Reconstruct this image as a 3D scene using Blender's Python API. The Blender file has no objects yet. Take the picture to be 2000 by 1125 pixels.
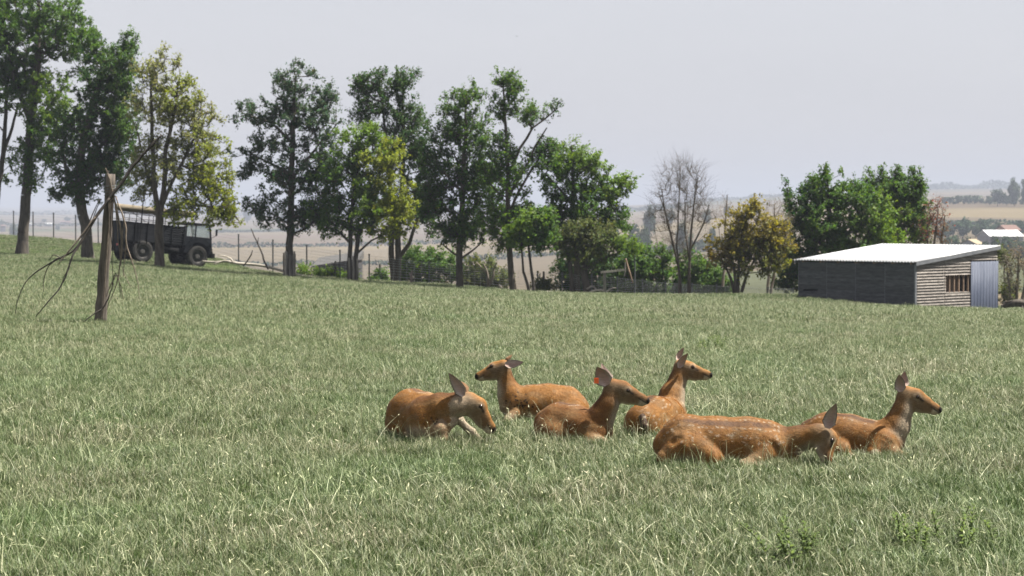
import bpy, math, random
import numpy as np
from mathutils import Vector, Matrix

sc = bpy.context.scene
COL = sc.collection
R = math.radians

# ------------------------------------------------------------------ camera
F = 4722.0                       # focal length in photograph pixels (2000 wide) = 85 mm
CAMH = 1.75
PITCH = math.atan(162.5 / F)
cd = bpy.data.cameras.new('camera')
cam = bpy.data.objects.new('camera', cd)
COL.objects.link(cam)
cam.location = (0, 0, CAMH)
cam.rotation_euler = (math.pi / 2 - PITCH, 0, 0)
cd.lens = 85.0
cd.sensor_width = 36.0
cd.clip_start = 0.1
cd.clip_end = 60000
cd.dof.use_dof = True
cd.dof.focus_distance = 16.8
cd.dof.aperture_fstop = 8.0
sc.camera = cam

# ------------------------------------------------------------------ sky and sun
SUN_EL, SUN_AZ = R(63), R(9)    # azimuth measured from +X (right) towards +Y (away)
w = bpy.data.worlds.new('World')
sc.world = w
w.use_nodes = True
nt = w.node_tree
bg = nt.nodes['Background']
sky = nt.nodes.new('ShaderNodeTexSky')
sky.sky_type = 'NISHITA'
sky.sun_disc = False
sky.sun_elevation = SUN_EL
sky.sun_rotation = math.pi / 2 - SUN_AZ
sky.air_density = 1.0
sky.dust_density = 2.0
sky.altitude = 60
mixn = nt.nodes.new('ShaderNodeMix')
mixn.data_type = 'RGBA'
mixn.inputs['Factor'].default_value = 0.86      # thin high veil over the blue
tc = nt.nodes.new('ShaderNodeTexCoord')
mp = nt.nodes.new('ShaderNodeMapping')
mp.inputs['Scale'].default_value = (1.0, 1.0, 5.0)
nz = nt.nodes.new('ShaderNodeTexNoise')
nz.inputs['Scale'].default_value = 2.2
nz.inputs['Detail'].default_value = 4
vr = nt.nodes.new('ShaderNodeValToRGB')
vr.color_ramp.elements[0].position = 0.3
vr.color_ramp.elements[0].color = (3.55, 3.54, 3.80, 1)
vr.color_ramp.elements[1].position = 0.7
vr.color_ramp.elements[1].color = (4.05, 4.0, 4.2, 1)
nt.links.new(tc.outputs['Generated'], mp.inputs['Vector'])
nt.links.new(mp.outputs['Vector'], nz.inputs['Vector'])
nt.links.new(nz.outputs['Fac'], vr.inputs['Fac'])
nt.links.new(sky.outputs['Color'], mixn.inputs['A'])
nt.links.new(vr.outputs['Color'], mixn.inputs['B'])
nt.links.new(mixn.outputs['Result'], bg.inputs['Color'])
bg.inputs['Strength'].default_value = 0.05

sl = bpy.data.lights.new('sun', 'SUN')
sl.energy = 5.0
sl.angle = R(0.53)
sl.color = (1.0, 0.95, 0.86)
sun = bpy.data.objects.new('sun', sl)
COL.objects.link(sun)
sdir = Vector((math.cos(SUN_EL) * math.cos(SUN_AZ), math.cos(SUN_EL) * math.sin(SUN_AZ), math.sin(SUN_EL)))
sun.rotation_euler = sdir.to_track_quat('Z', 'Y').to_euler()
sun.location = (40, 20, 80)

vs = sc.view_settings
vs.view_transform = 'Standard'
vs.look = 'None'
vs.exposure = 1.9
vs.gamma = 1.0
sc.render.engine = 'CYCLES'
cy = sc.cycles
cy.max_bounces = 5
cy.diffuse_bounces = 2
cy.glossy_bounces = 2
cy.transmission_bounces = 4
cy.transparent_max_bounces = 6
cy.volume_bounces = 0
cy.use_denoising = True
cy.sample_clamp_indirect = 4.0

# ------------------------------------------------------------------ helpers
def P(px, py, d):
    """photograph pixel at distance d (metres along +Y) -> world point"""
    u = (px - 1000.0) / F
    v = (562.5 - py) / F
    dy = math.cos(PITCH) + v * math.sin(PITCH)
    dz = -math.sin(PITCH) + v * math.cos(PITCH)
    k = d / dy
    return Vector((u * k, d, CAMH + dz * k))

def tag(o, label=None, cat=None, group=None, kind=None):
    if label: o['label'] = label
    if cat: o['category'] = cat
    if group: o['group'] = group
    if kind: o['kind'] = kind
    return o

def empty(name, loc, rot=(0, 0, 0), label=None, cat=None, group=None):
    o = bpy.data.objects.new(name, None)
    o.empty_display_size = 0.2
    COL.objects.link(o)
    o.location = loc
    o.rotation_euler = rot
    return tag(o, label, cat, group)

def link_mesh(name, me, parent=None, loc=None):
    o = bpy.data.objects.new(name, me)
    COL.objects.link(o)
    if parent is not None: o.parent = parent
    if loc is not None: o.location = loc
    return o

def mesh_np(name, V, Fq, mat, smooth=False, colors=None):
    """mesh from numpy arrays; Fq (n,3) or (n,4)"""
    me = bpy.data.meshes.new(name)
    V = np.asarray(V, np.float32); Fq = np.asarray(Fq, np.int32)
    n, k = Fq.shape
    me.vertices.add(len(V)); me.vertices.foreach_set('co', V.ravel())
    me.loops.add(n * k); me.loops.foreach_set('vertex_index', Fq.ravel())
    me.polygons.add(n)
    me.polygons.foreach_set('loop_start', np.arange(0, n * k, k, dtype=np.int32))
    me.polygons.foreach_set('loop_total', np.full(n, k, np.int32))
    if smooth: me.polygons.foreach_set('use_smooth', np.ones(n, bool))
    me.update(calc_edges=True)
    me.validate()
    if colors is not None:
        ca = me.color_attributes.new('tint', 'FLOAT_COLOR', 'POINT')
        c4 = np.ones((len(V), 4), np.float32); c4[:, :3] = colors
        ca.data.foreach_set('color', c4.ravel())
    if mat: me.materials.append(mat)
    return me

class MB:
    """collects simple shapes into one mesh"""
    def __init__(s): s.v = []; s.f = []
    def quadbox(s, c8):
        b = len(s.v); s.v += [tuple(c) for c in c8]
        for q in ((0,3,2,1),(4,5,6,7),(0,1,5,4),(1,2,6,5),(2,3,7,6),(3,0,4,7)):
            s.f.append(tuple(b + i for i in q))
        return s
    def box(s, x0, x1, y0, y1, z0, z1):
        return s.quadbox([(x0,y0,z0),(x1,y0,z0),(x1,y1,z0),(x0,y1,z0),(x0,y0,z1),(x1,y0,z1),(x1,y1,z1),(x0,y1,z1)])
    def bar(s, a, b, w, h, up=(0,0,1)):
        a = Vector(a); b = Vector(b); t = (b - a).normalized(); up = Vector(up)
        if abs(t.dot(up)) > 0.95: up = Vector((1,0,0))
        x = t.cross(up).normalized() * w / 2; z = x.cross(t).normalized() * h / 2
        return s.quadbox([a-x-z, a+x-z, b+x-z, b-x-z, a-x+z, a+x+z, b+x+z, b-x+z])
    def tube(s, pts, rad, n=6, cap=True):
        pts = [Vector(p) for p in pts]
        if not hasattr(rad, '__len__'): rad = [rad] * len(pts)
        ref = Vector((0.31, 0.87, 0.37))
        base = len(s.v)
        for i, p in enumerate(pts):
            t = (pts[min(i+1, len(pts)-1)] - pts[max(i-1, 0)])
            t = t.normalized() if t.length > 1e-9 else Vector((0,0,1))
            x = t.cross(ref)
            if x.length < 1e-3: x = t.cross(Vector((1,0,0)))
            x.normalize(); y = t.cross(x)
            for k in range(n):
                a = 2 * math.pi * k / n
                q = p + (x * math.cos(a) + y * math.sin(a)) * rad[i]
                s.v.append(tuple(q))
        for i in range(len(pts) - 1):
            for k in range(n):
                a = base + i*n + k; b = base + i*n + (k+1) % n
                s.f.append((a, b, b + n, a + n))
        if cap:
            s.f.append(tuple(base + k for k in reversed(range(n))))
            s.f.append(tuple(base + (len(pts)-1)*n + k for k in range(n)))
        return s
    def lathe(s, prof, axis='y', n=24, c=(0,0,0)):
        base = len(s.v)
        for (r, h) in prof:
            for k in range(n):
                a = 2*math.pi*k/n
                if axis == 'y': s.v.append((c[0]+r*math.cos(a), c[1]+h, c[2]+r*math.sin(a)))
                else: s.v.append((c[0]+r*math.cos(a), c[1]+r*math.sin(a), c[2]+h))
        for i in range(len(prof)-1):
            for k in range(n):
                a = base+i*n+k; b = base+i*n+(k+1)%n
                s.f.append((a, b, b+n, a+n))
        return s
    def prism(s, poly, y0, y1):
        """poly in xz, extruded along y"""
        b = len(s.v); n = len(poly)
        s.v += [(x, y0, z) for x, z in poly] + [(x, y1, z) for x, z in poly]
        s.f.append(tuple(b+i for i in range(n))); s.f.append(tuple(b+n+i for i in reversed(range(n))))
        for i in range(n):
            j = (i+1) % n; s.f.append((b+j, b+i, b+n+i, b+n+j))
        return s
    def mesh(s, name, mat, smooth=False):
        me = bpy.data.meshes.new(name)
        me.from_pydata(s.v, [], s.f); me.update()
        if mat: me.materials.append(mat)
        if smooth:
            me.polygons.foreach_set('use_smooth', [True]*len(me.polygons))
        return me
    def build(s, name, mat, parent=None, smooth=False, loc=None):
        return link_mesh(name, s.mesh(name, mat, smooth), parent, loc)

def smoothstep(a, b, x):
    t = np.clip((np.asarray(x, float) - a) / (b - a), 0, 1)
    return t * t * (3 - 2 * t)

# ------------------------------------------------------------------ materials
def new_mat(name):
    m = bpy.data.materials.new(name); m.use_nodes = True
    nt = m.node_tree
    return m, nt, nt.nodes['Principled BSDF']

def mat_noise(name, c1, c2, scale=6.0, rough=0.8, bump=0.3, stretch=(1,1,1), metal=0.0, detail=6, c3=None, spec=0.3, bdist=0.02):
    """two or three tone procedural surface with relief"""
    m, nt, b = new_mat(name)
    N = nt.nodes; L = nt.links
    tc = N.new('ShaderNodeTexCoord'); mp = N.new('ShaderNodeMapping'); mp.inputs['Scale'].default_value = stretch
    nz = N.new('ShaderNodeTexNoise'); nz.inputs['Scale'].default_value = scale; nz.inputs['Detail'].default_value = detail
    nz.inputs['Roughness'].default_value = 0.65
    rp = N.new('ShaderNodeValToRGB')
    e = rp.color_ramp.elements
    e[0].position = 0.32; e[0].color = (*c1, 1); e[1].position = 0.68; e[1].color = (*c2, 1)
    if c3:
        k = rp.color_ramp.elements.new(0.8); k.color = (*c3, 1)
    oi = N.new('ShaderNodeObjectInfo')
    ad = N.new('ShaderNodeVectorMath'); ad.operation = 'ADD'
    L.new(tc.outputs['Object'], mp.inputs['Vector']); L.new(mp.outputs['Vector'], ad.inputs[0])
    ml = N.new('ShaderNodeMath'); ml.operation = 'MULTIPLY'; ml.inputs[1].default_value = 37.0
    L.new(oi.outputs['Random'], ml.inputs[0]); L.new(ml.outputs[0], ad.inputs[1])
    L.new(ad.outputs[0], nz.inputs['Vector']); L.new(nz.outputs['Fac'], rp.inputs['Fac'])
    hs = N.new('ShaderNodeHueSaturation')
    mr = N.new('ShaderNodeMapRange'); mr.inputs['To Min'].default_value = 0.8; mr.inputs['To Max'].default_value = 1.2
    L.new(oi.outputs['Random'], mr.inputs['Value']); L.new(mr.outputs[0], hs.inputs['Value'])
    L.new(rp.outputs['Color'], hs.inputs['Color']); L.new(hs.outputs['Color'], b.inputs['Base Color'])
    b.inputs['Roughness'].default_value = rough; b.inputs['Metallic'].default_value = metal
    b.inputs['Specular IOR Level'].default_value = spec
    if bump:
        bp = N.new('ShaderNodeBump'); bp.inputs['Strength'].default_value = bump; bp.inputs['Distance'].default_value = bdist
        L.new(nz.outputs['Fac'], bp.inputs['Height']); L.new(bp.outputs['Normal'], b.inputs['Normal'])
    return m

def mat_leaf(name, rough=0.55, trans=0.45, gain=1.0):
    """leaf surface coloured by the per-leaf attribute, with light passing through"""
    m, nt, b = new_mat(name)
    N = nt.nodes; L = nt.links
    at = N.new('ShaderNodeAttribute'); at.attribute_name = 'tint'
    b.inputs['Roughness'].default_value = rough; b.inputs['Specular IOR Level'].default_value = 0.15
    tl = N.new('ShaderNodeBsdfTranslucent')
    mx = N.new('ShaderNodeMixShader'); mx.inputs['Fac'].default_value = trans
    hs = N.new('ShaderNodeHueSaturation'); hs.inputs['Hue'].default_value = 0.485; hs.inputs['Saturation'].default_value = 1.1
    hs.inputs['Value'].default_value = 1.7
    L.new(at.outputs['Color'], b.inputs['Base Color']); L.new(at.outputs['Color'], hs.inputs['Color'])
    L.new(hs.outputs['Color'], tl.inputs['Color'])
    L.new(b.outputs[0], mx.inputs[1]); L.new(tl.outputs[0], mx.inputs[2])
    L.new(mx.outputs[0], N['Material Output'].inputs['Surface'])
    return m

M = {}
M['bark'] = mat_noise('bark', (0.032,0.026,0.02), (0.10,0.082,0.064), 9, 0.9, 0.8, (1,1,0.25))
M['bark_dark'] = mat_noise('bark_dark', (0.028,0.024,0.02), (0.085,0.072,0.058), 9, 0.9, 0.8, (1,1,0.25))
M['bark_pale'] = mat_noise('bark_pale', (0.085,0.07,0.056), (0.19,0.16,0.13), 9, 0.9, 0.6, (1,1,0.3))
M['bare_wood'] = mat_noise('bare_wood', (0.20,0.175,0.145), (0.36,0.33,0.285), 7, 0.8, 0.4, (1,1,1))
M['dead_twig'] = mat_noise('dead_twig', (0.014,0.012,0.010), (0.05,0.042,0.036), 12, 0.85, 0.4)
M['dead_twig_pale'] = mat_noise('dead_twig_pale', (0.08,0.064,0.05), (0.18,0.145,0.115), 12, 0.85, 0.4)
M['leaf'] = mat_leaf('leaf')
M['metal_post'] = mat_noise('metal_post', (0.05,0.055,0.06), (0.11,0.115,0.12), 14, 0.55, 0.1, metal=0.3)
M['wire'] = mat_noise('wire', (0.16,0.17,0.18), (0.28,0.29,0.3), 4, 0.5, 0, metal=0.5)
# ------------------------------------------------------------------ ground shape
def zrow(row, d): return CAMH - (row - 400.0) * d / F

CTRL = []      # (x, y, z)
def ctl(px, d, row=None, z=None):
    CTRL.append(((px - 1000.0) / F * d, d, zrow(row, d) if z is None else z))
for px in (-600, 300, 1000, 1700, 2600):
    ctl(px, 8, z=0.0); ctl(px, 19, z=0.0)
for x, y in ((0,-12), (-14,-6), (14,-6), (-10, 4), (10, 4)): CTRL.append((x, y, 0.0))
for px, d, row in ((195,38,632), (42,130,497), (172,122,508), (312,112,521), (275,116,512), (382,117.6,523),
                   (565,110,541), (687,109,549), (775,108,554), (897,106,560), (1003,104,572), (1130,103,576),
                   (1335,102,581), (1440,102,579), (1560,97,578), (1788,92,603), (1952,95.2,608), (1562,96.4,579), (2100,96,612),
                   (0,150,461), (100,147,464), (190,140,479), (430,124,505), (-300,150,452), (-300,125,485)):
    ctl(px, d, row)
for px, d, z in ((1000,38,-.24), (2000,38,-.34), (-300,38,-.03), (0,60,-.36), (1000,60,-.72), (2000,60,-1.0), (-400,60,-.2),
                 (0,85,-.62), (500,85,-.93), (1000,85,-1.42), (1500,85,-1.7), (2100,82,-1.95), (2600,90,-2.6), (-500,90,-.3)):
    ctl(px, d, z=z)
CT = np.array(CTRL)

def _ker(r2): return 0.5 * r2 * np.log(r2 + 1e-9)
_n = len(CT)
_A = np.zeros((_n+3, _n+3))
_d2 = ((CT[:, None, :2] - CT[None, :, :2])**2).sum(-1)
_A[:_n, :_n] = _ker(_d2) + np.eye(_n) * 2.0
_A[:_n, _n] = 1; _A[:_n, _n+1:] = CT[:, :2]; _A[_n, :_n] = 1; _A[_n+1:, :_n] = CT[:, :2].T
_W = np.linalg.solve(_A, np.concatenate([CT[:, 2], np.zeros(3)]))

def tps(x, y):
    x = np.asarray(x, float); y = np.asarray(y, float)
    out = _W[_n] + _W[_n+1]*x + _W[_n+2]*y
    for i in range(_n):
        out = out + _W[i] * _ker((x-CT[i,0])**2 + (y-CT[i,1])**2)
    return out

_CP = [-700,-300,0,190,400,565,775,1003,1335,1560,1790,2000,2700]
_CD = [158,155,150,140,124.5,110.5,107.8,104.2,102.3,100.5,99,98,98]
def crest(px): return np.interp(px, _CP, _CD)
LD = [100,200,300,600,850,2600,6000,10000,16500]
LZ = [-3,-9,-14,-23,-25,-25,-20,-13.5,-9.5]
RD = [100,200,300,500,800,1100,1500,2500,3500,4500,6000,16500]
RZ = [-4,-9,-11.5,-13.5,-12,-8,3.0,8,19,32,31,8]
def zfar(d, px):
    t = smoothstep(700, 1950, px)
    bump = 0.35 * smoothstep(1050, 1400, px) * (1 - smoothstep(1500, 1900, px))
    zl = np.interp(d, LD, LZ); zr = np.interp(d, RD, RZ)
    return zl * (1-t) + zr * t + bump * smoothstep(1800, 4200, d) * 2

def ground(x, y):
    """ground height at world x, y (arrays or scalars)"""
    x = np.asarray(x, float); y = np.asarray(y, float)
    d = np.maximum(y, 1.0)
    px = np.clip(1000 + F * x / d, -1500, 3500)
    r = np.sqrt(x*x + y*y)
    dc = crest(px)
    k = np.where(y > 0, np.minimum(1.0, (dc + 1.0) / d), 1.0)
    zn = tps(np.clip(x*k, -60, 60), np.clip(y*k, -25, 165))
    t = smoothstep(0, 1, (d - dc - 2.0) / 150.0) * (y > 0)
    e = np.clip(d - dc - 1.0, 0, 60)
    zn = zn - 0.085 * e * e / (e + 3.0)
    side = smoothstep(70, 400, r) * (y <= 20)          # behind and beside the camera
    z = zn * (1 - t) + zfar(d, px) * t
    return z * (1 - side) - 8.0 * side

def G(px, d):
    x = (px - 1000.0) / F * d
    return Vector((x, d, float(ground(x, d))))

def build_ground():
    radii = [0.0] + list(np.geomspace(1.0, 16500, 260))
    pxs = np.arange(-900, 2901, 12.0)
    az = np.arctan((pxs - 1000) / F)                      # from +Y towards +X
    rest = np.linspace(az[-1], az[0] + 2*math.pi, 72)[1:-1]
    az = np.concatenate([az, rest])
    nA, nR = len(az), len(radii)
    rr = np.array(radii)
    X = rr[:, None] * np.sin(az)[None]; Y = rr[:, None] * np.cos(az)[None]
    Z = ground(X.ravel(), Y.ravel()).reshape(X.shape)
    rough = (np.sin(X*1.9+Y*0.7)*np.sin(Y*1.3-X*.4) + .6*np.sin(X*4.1)*np.sin(Y*3.3+1.0)) * 0.012
    Z += rough * (rr[:, None] < 170)
    V = np.stack([X, Y, Z], -1).reshape(-1, 3)
    i = np.arange(nR-1)[:, None]; j = np.arange(nA)[None]; j2 = (j+1) % nA
    q = np.stack([i*nA+j+0*i, (i+1)*nA+j, (i+1)*nA+j2, i*nA+j2+0*i], -1).reshape(-1, 4)[:, ::-1]
    d = np.maximum(Y, 1); px = np.clip(1000 + F*X/d, -1500, 3500)
    meadow = (1 - smoothstep(2.5, 9.0, d - crest(px))) * (np.abs(X) < 90) * (Y > -60)
    me = bpy.data.meshes.new('ground')
    me.from_pydata(V.tolist(), [], q.tolist()); me.update()
    a = me.attributes.new('meadow', 'FLOAT', 'POINT'); a.data.foreach_set('value', meadow.ravel().astype(np.float32))
    me.polygons.foreach_set('use_smooth', [True]*len(me.polygons))
    m, nt, b = new_mat('ground')
    N = nt.nodes; L = nt.links
    geo = N.new('ShaderNodeNewGeometry')
    at = N.new('ShaderNodeAttribute'); at.attribute_name = 'meadow'
    # meadow soil and thatch under the grass
    n1 = N.new('ShaderNodeTexNoise'); n1.inputs['Scale'].default_value = 3.0; n1.inputs['Detail'].default_value = 8
    r1 = N.new('ShaderNodeValToRGB'); e = r1.color_ramp.elements
    e[0].position = .35; e[0].color = (.022,.036,.010,1); e[1].position = .7; e[1].color = (.05,.066,.022,1)
    L.new(geo.outputs['Position'], n1.inputs['Vector']); L.new(n1.outputs['Fac'], r1.inputs['Fac'])
    # farmed fields: long strips of stubble, ripe corn, fallow
    mp = N.new('ShaderNodeMapping'); mp.inputs['Rotation'].default_value = (0,0,R(14)); mp.inputs['Scale'].default_value = (1/620,1/240,1)
    vo = N.new('ShaderNodeTexVoronoi'); vo.inputs['Scale'].default_value = 1.0; vo.inputs['Randomness'].default_value = .8
    sx = N.new('ShaderNodeSeparateColor')
    r2 = N.new('ShaderNodeValToRGB'); r2.color_ramp.interpolation = 'CONSTANT'
    cols = [(0.0,(.072,.058,.038)),(.3,(.084,.068,.043)),(.5,(.064,.05,.034)),(.66,(.10,.08,.046)),(.84,(.046,.05,.024)),(.9,(.076,.056,.04))]
    e = r2.color_ramp.elements
    e[0].position, e[0].color = cols[0][0], (*cols[0][1],1); e[1].position, e[1].color = cols[1][0], (*cols[1][1],1)
    for p, c in cols[2:]:
        k = e.new(p); k.color = (*c,1)
    sep0 = N.new('ShaderNodeSeparateXYZ'); cmb = N.new('ShaderNodeCombineXYZ')
    L.new(geo.outputs['Position'], sep0.inputs[0]); L.new(sep0.outputs[0], cmb.inputs[0]); L.new(sep0.outputs[1], cmb.inputs[1])
    L.new(cmb.outputs[0], mp.inputs['Vector']); L.new(mp.outputs[0], vo.inputs['Vector'])
    L.new(vo.outputs['Color'], sx.inputs[0]); L.new(sx.outputs[0], r2.inputs['Fac'])
    mp2 = N.new('ShaderNodeMapping'); mp2.inputs['Rotation'].default_value = (0,0,R(10)); mp2.inputs['Scale'].default_value = (.004,.06,1)
    n2 = N.new('ShaderNodeTexNoise'); n2.inputs['Scale'].default_value = 1.0; n2.inputs['Detail'].default_value = 6
    L.new(geo.outputs['Position'], mp2.inputs['Vector']); L.new(mp2.outputs[0], n2.inputs['Vector'])
    mr = N.new('ShaderNodeMapRange'); mr.inputs['From Min'].default_value = .3; mr.inputs['From Max'].default_value = .7
    mr.inputs['To Min'].default_value = .8; mr.inputs['To Max'].default_value = 1.15
    L.new(n2.outputs['Fac'], mr.inputs['Value'])
    hs = N.new('ShaderNodeHueSaturation'); L.new(r2.outputs['Color'], hs.inputs['Color']); L.new(mr.outputs[0], hs.inputs['Value'])
    mx = N.new('ShaderNodeMix'); mx.data_type = 'RGBA'
    L.new(at.outputs['Fac'], mx.inputs['Factor']); L.new(hs.outputs['Color'], mx.inputs['A']); L.new(r1.outputs['Color'], mx.inputs['B'])
    L.new(mx.outputs['Result'], b.inputs['Base Color'])
    b.inputs['Roughness'].default_value = 1.0; b.inputs['Specular IOR Level'].default_value = 0.05
    me.materials.append(m)
    o = link_mesh('ground', me)
    tag(o, kind='structure')
    o['label'] = 'green meadow falling away to tan stubble fields in the valley'
    return o
build_ground()

# the hazy summer air
hz = MB().box(-17500, 17500, -17500, 17500, -27.5, 75)
m = bpy.data.materials.new('haze'); m.use_nodes = True
m.node_tree.nodes.remove(m.node_tree.nodes['Principled BSDF'])
pv = m.node_tree.nodes.new('ShaderNodeVolumePrincipled')
pv.inputs['Color'].default_value = (0.37, 0.405, 0.49, 1)
pv.inputs['Density'].default_value = 0.00027
pv.inputs['Anisotropy'].default_value = 0.0
m.node_tree.links.new(pv.outputs[0], m.node_tree.nodes['Material Output'].inputs['Volume'])
haze = hz.build('haze', m)
tag(haze, 'pale summer haze lying over the valley fields', 'haze', kind='stuff')
# ------------------------------------------------------------------ grass
def grass_material(name, dry):
    m, nt, b = new_mat(name)
    N = nt.nodes; L = nt.links
    at = N.new('ShaderNodeAttribute'); at.attribute_name = 'tint'
    geo = N.new('ShaderNodeNewGeometry')
    n1 = N.new('ShaderNodeTexNoise'); n1.inputs['Scale'].default_value = 0.55; n1.inputs['Detail'].default_value = 5
    n1.inputs['Roughness'].default_value = 0.6
    L.new(geo.outputs['Position'], n1.inputs['Vector'])
    mr = N.new('ShaderNodeMapRange'); mr.inputs['From Min'].default_value = .32; mr.inputs['From Max'].default_value = .68
    L.new(n1.outputs['Fac'], mr.inputs['Value'])
    rp = N.new('ShaderNodeValToRGB'); e = rp.color_ramp.elements      # lush patches to dry patches
    e[0].position = 0; e[0].color = (.80,.98,.72,1); e[1].position = 1; e[1].color = (1.10,1.05,1.04,1)
    L.new(mr.outputs[0], rp.inputs['Fac'])
    mu = N.new('ShaderNodeMix'); mu.data_type = 'RGBA'; mu.blend_type = 'MULTIPLY'; mu.inputs['Factor'].default_value = 1.0
    L.new(at.outputs['Color'], mu.inputs['A']); L.new(rp.outputs['Color'], mu.inputs['B'])
    L.new(mu.outputs['Result'], b.inputs['Base Color'])
    b.inputs['Roughness'].default_value = 0.5; b.inputs['Specular IOR Level'].default_value = 0.35
    tl = N.new('ShaderNodeBsdfTranslucent'); L.new(mu.outputs['Result'], tl.inputs['Color'])
    ms = N.new('ShaderNodeMixShader'); ms.inputs['Fac'].default_value = 0.22
    L.new(b.outputs[0], ms.inputs[1]); L.new(tl.outputs[0], ms.inputs[2])
    L.new(ms.outputs[0], N['Material Output'].inputs['Surface'])
    return m

def clump_mesh(name, seed, nb, hmin, hmax, wid, spread, mat, dryfrac, lean=0.5, seg=4, seedheads=0.0):
    rg = np.random.default_rng(seed)
    V = []; Fc = []; C = []
    for i in range(nb):
        a = rg.uniform(0, 2*math.pi); rr = spread * math.sqrt(rg.uniform())
        bx, by = rr*math.cos(a), rr*math.sin(a)
        h = rg.uniform(hmin, hmax); la = rg.uniform(0, 2*math.pi); ln = abs(rg.normal(0, lean)) * h + 0.1*h
        dry = rg.uniform() < dryfrac
        if dry:
            k = rg.uniform(0.6, 1.15); col = np.array((.33,.32,.22)) * k; h *= 1.15
        else:
            k = rg.uniform(0.4, 1.35); t = rg.uniform()
            col = (np.array((.026,.055,.010))*(1-t) + np.array((.073,.102,.026))*t) * k
        wd = wid * rg.uniform(0.7, 1.3); tipd = rg.uniform() < .4
        fa = la + math.pi/2 + rg.normal(0, .5)
        wx, wy = math.cos(fa)*wd/2, math.sin(fa)*wd/2
        b0 = len(V)
        for s in range(seg+1):
            t = s/seg
            x = bx + math.cos(la)*ln*t**2; y = by + math.sin(la)*ln*t**2
            z = h*(t - 0.28*(ln/h)*t*t) - 0.02*(s == 0)
            ww = (1 - t**1.6) * 0.9 + 0.1
            V += [(x-wx*ww, y-wy*ww, z), (x+wx*ww, y+wy*ww, z)]
            tip = np.array((.30,.31,.205)) if tipd else col
            cc = col + (tip - col) * max(0.0, (t - .45) / .55)
            C += [cc, cc]
            if s: Fc.append((b0+2*s-2, b0+2*s-1, b0+2*s+1, b0+2*s))
        if rg.uniform() < seedheads:
            x0, y0, z0 = x, y, z
            dx, dy = math.cos(la), math.sin(la)
            b0 = len(V); hl = rg.uniform(.025, .045); hw = rg.uniform(.0018, .0032)
            ox, oy = -dy*hw, dx*hw
            for t, q in ((0,.3),(.4,1),(1,.15)):
                V += [(x0+dx*hl*t*.7-ox*q, y0+dy*hl*t*.7-oy*q, z0+hl*t*.6-.015*t), (x0+dx*hl*t*.7+ox*q, y0+dy*hl*t*.7+oy*q, z0+hl*t*.6-.015*t)]
                cc = np.array((.36,.335,.235))*rg.uniform(.8,1.15); C += [cc, cc]
            Fc += [(b0,b0+1,b0+3,b0+2),(b0+2,b0+3,b0+5,b0+4)]
    return mesh_np(name, V, Fc, mat, True, np.array(C))

def scatter_object(name, pts, rot, scl, protos, label):
    """one object whose blades come from geometry nodes: clumps on points"""
    n = len(pts)
    me = bpy.data.meshes.new(name)
    me.vertices.add(n); me.vertices.foreach_set('co', pts.astype(np.float32).ravel())
    a = me.attributes.new('rot', 'FLOAT_VECTOR', 'POINT'); a.data.foreach_set('vector', rot.astype(np.float32).ravel())
    a = me.attributes.new('scl', 'FLOAT_VECTOR', 'POINT'); a.data.foreach_set('vector', scl.astype(np.float32).ravel())
    a = me.attributes.new('idx', 'INT', 'POINT'); a.data.foreach_set('value', np.random.default_rng(n).integers(0, len(protos), n).astype(np.int32))
    me.update()
    o = link_mesh(name, me)
    ng = bpy.data.node_groups.new(name + '_nodes', 'GeometryNodeTree')
    ng.interface.new_socket('Geometry', in_out='INPUT', socket_type='NodeSocketGeometry')
    ng.interface.new_socket('Geometry', in_out='OUTPUT', socket_type='NodeSocketGeometry')
    N = ng.nodes; L = ng.links
    gi = N.new('NodeGroupInput'); go = N.new('NodeGroupOutput')
    join = N.new('GeometryNodeJoinGeometry')
    for p in protos:
        oi = N.new('GeometryNodeObjectInfo'); oi.inputs['Object'].default_value = p; oi.inputs['As Instance'].default_value = True
        L.new(oi.outputs['Geometry'], join.inputs[0])
    ip = N.new('GeometryNodeInstanceOnPoints'); ip.inputs['Pick Instance'].default_value = True
    def attr(nm, ty):
        k = N.new('GeometryNodeInputNamedAttribute'); k.data_type = ty; k.inputs['Name'].default_value = nm
        return k.outputs['Attribute']
    L.new(gi.outputs[0], ip.inputs['Points']); L.new(join.outputs[0], ip.inputs['Instance'])
    L.new(attr('idx', 'INT'), ip.inputs['Instance Index'])
    er = N.new('FunctionNodeEulerToRotation'); L.new(attr('rot', 'FLOAT_VECTOR'), er.inputs[0]); L.new(er.outputs[0], ip.inputs['Rotation'])
    L.new(attr('scl', 'FLOAT_VECTOR'), ip.inputs['Scale'])
    L.new(ip.outputs[0], go.inputs[0])
    md = o.modifiers.new('blades', 'NODES'); md.node_group = ng
    tag(o, label, 'grass', kind='stuff')
    return o

LYING = []      # (x0,y0,x1,y1,r) places pressed flat under the deer, filled by the deer builder
def keep_clear(pts):
    ok = np.ones(len(pts), bool)
    for x0, y0, x1, y1, r in LYING:
        dx, dy = x1-x0, y1-y0; l2 = dx*dx+dy*dy + 1e-9
        t = np.clip(((pts[:,0]-x0)*dx + (pts[:,1]-y0)*dy)/l2, 0, 1)
        q = np.hypot(pts[:,0]-x0-t*dx, pts[:,1]-y0-t*dy)
        ok &= q > r
    return ok

def sample_ring(rg, d0, d1, dens, halfpx=1350):
    k = halfpx / F
    area = k * (d1*d1 - d0*d0)
    n = int(area * dens)
    d = np.sqrt(rg.uniform(d0*d0, d1*d1, n)); u = rg.uniform(-k, k, n)
    x = u*d
    px = 1000 + F*u
    ok = d < crest(px) + 3.5
    x, d = x[ok], d[ok]
    return np.stack([x, d, ground(x, d)], -1)

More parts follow.
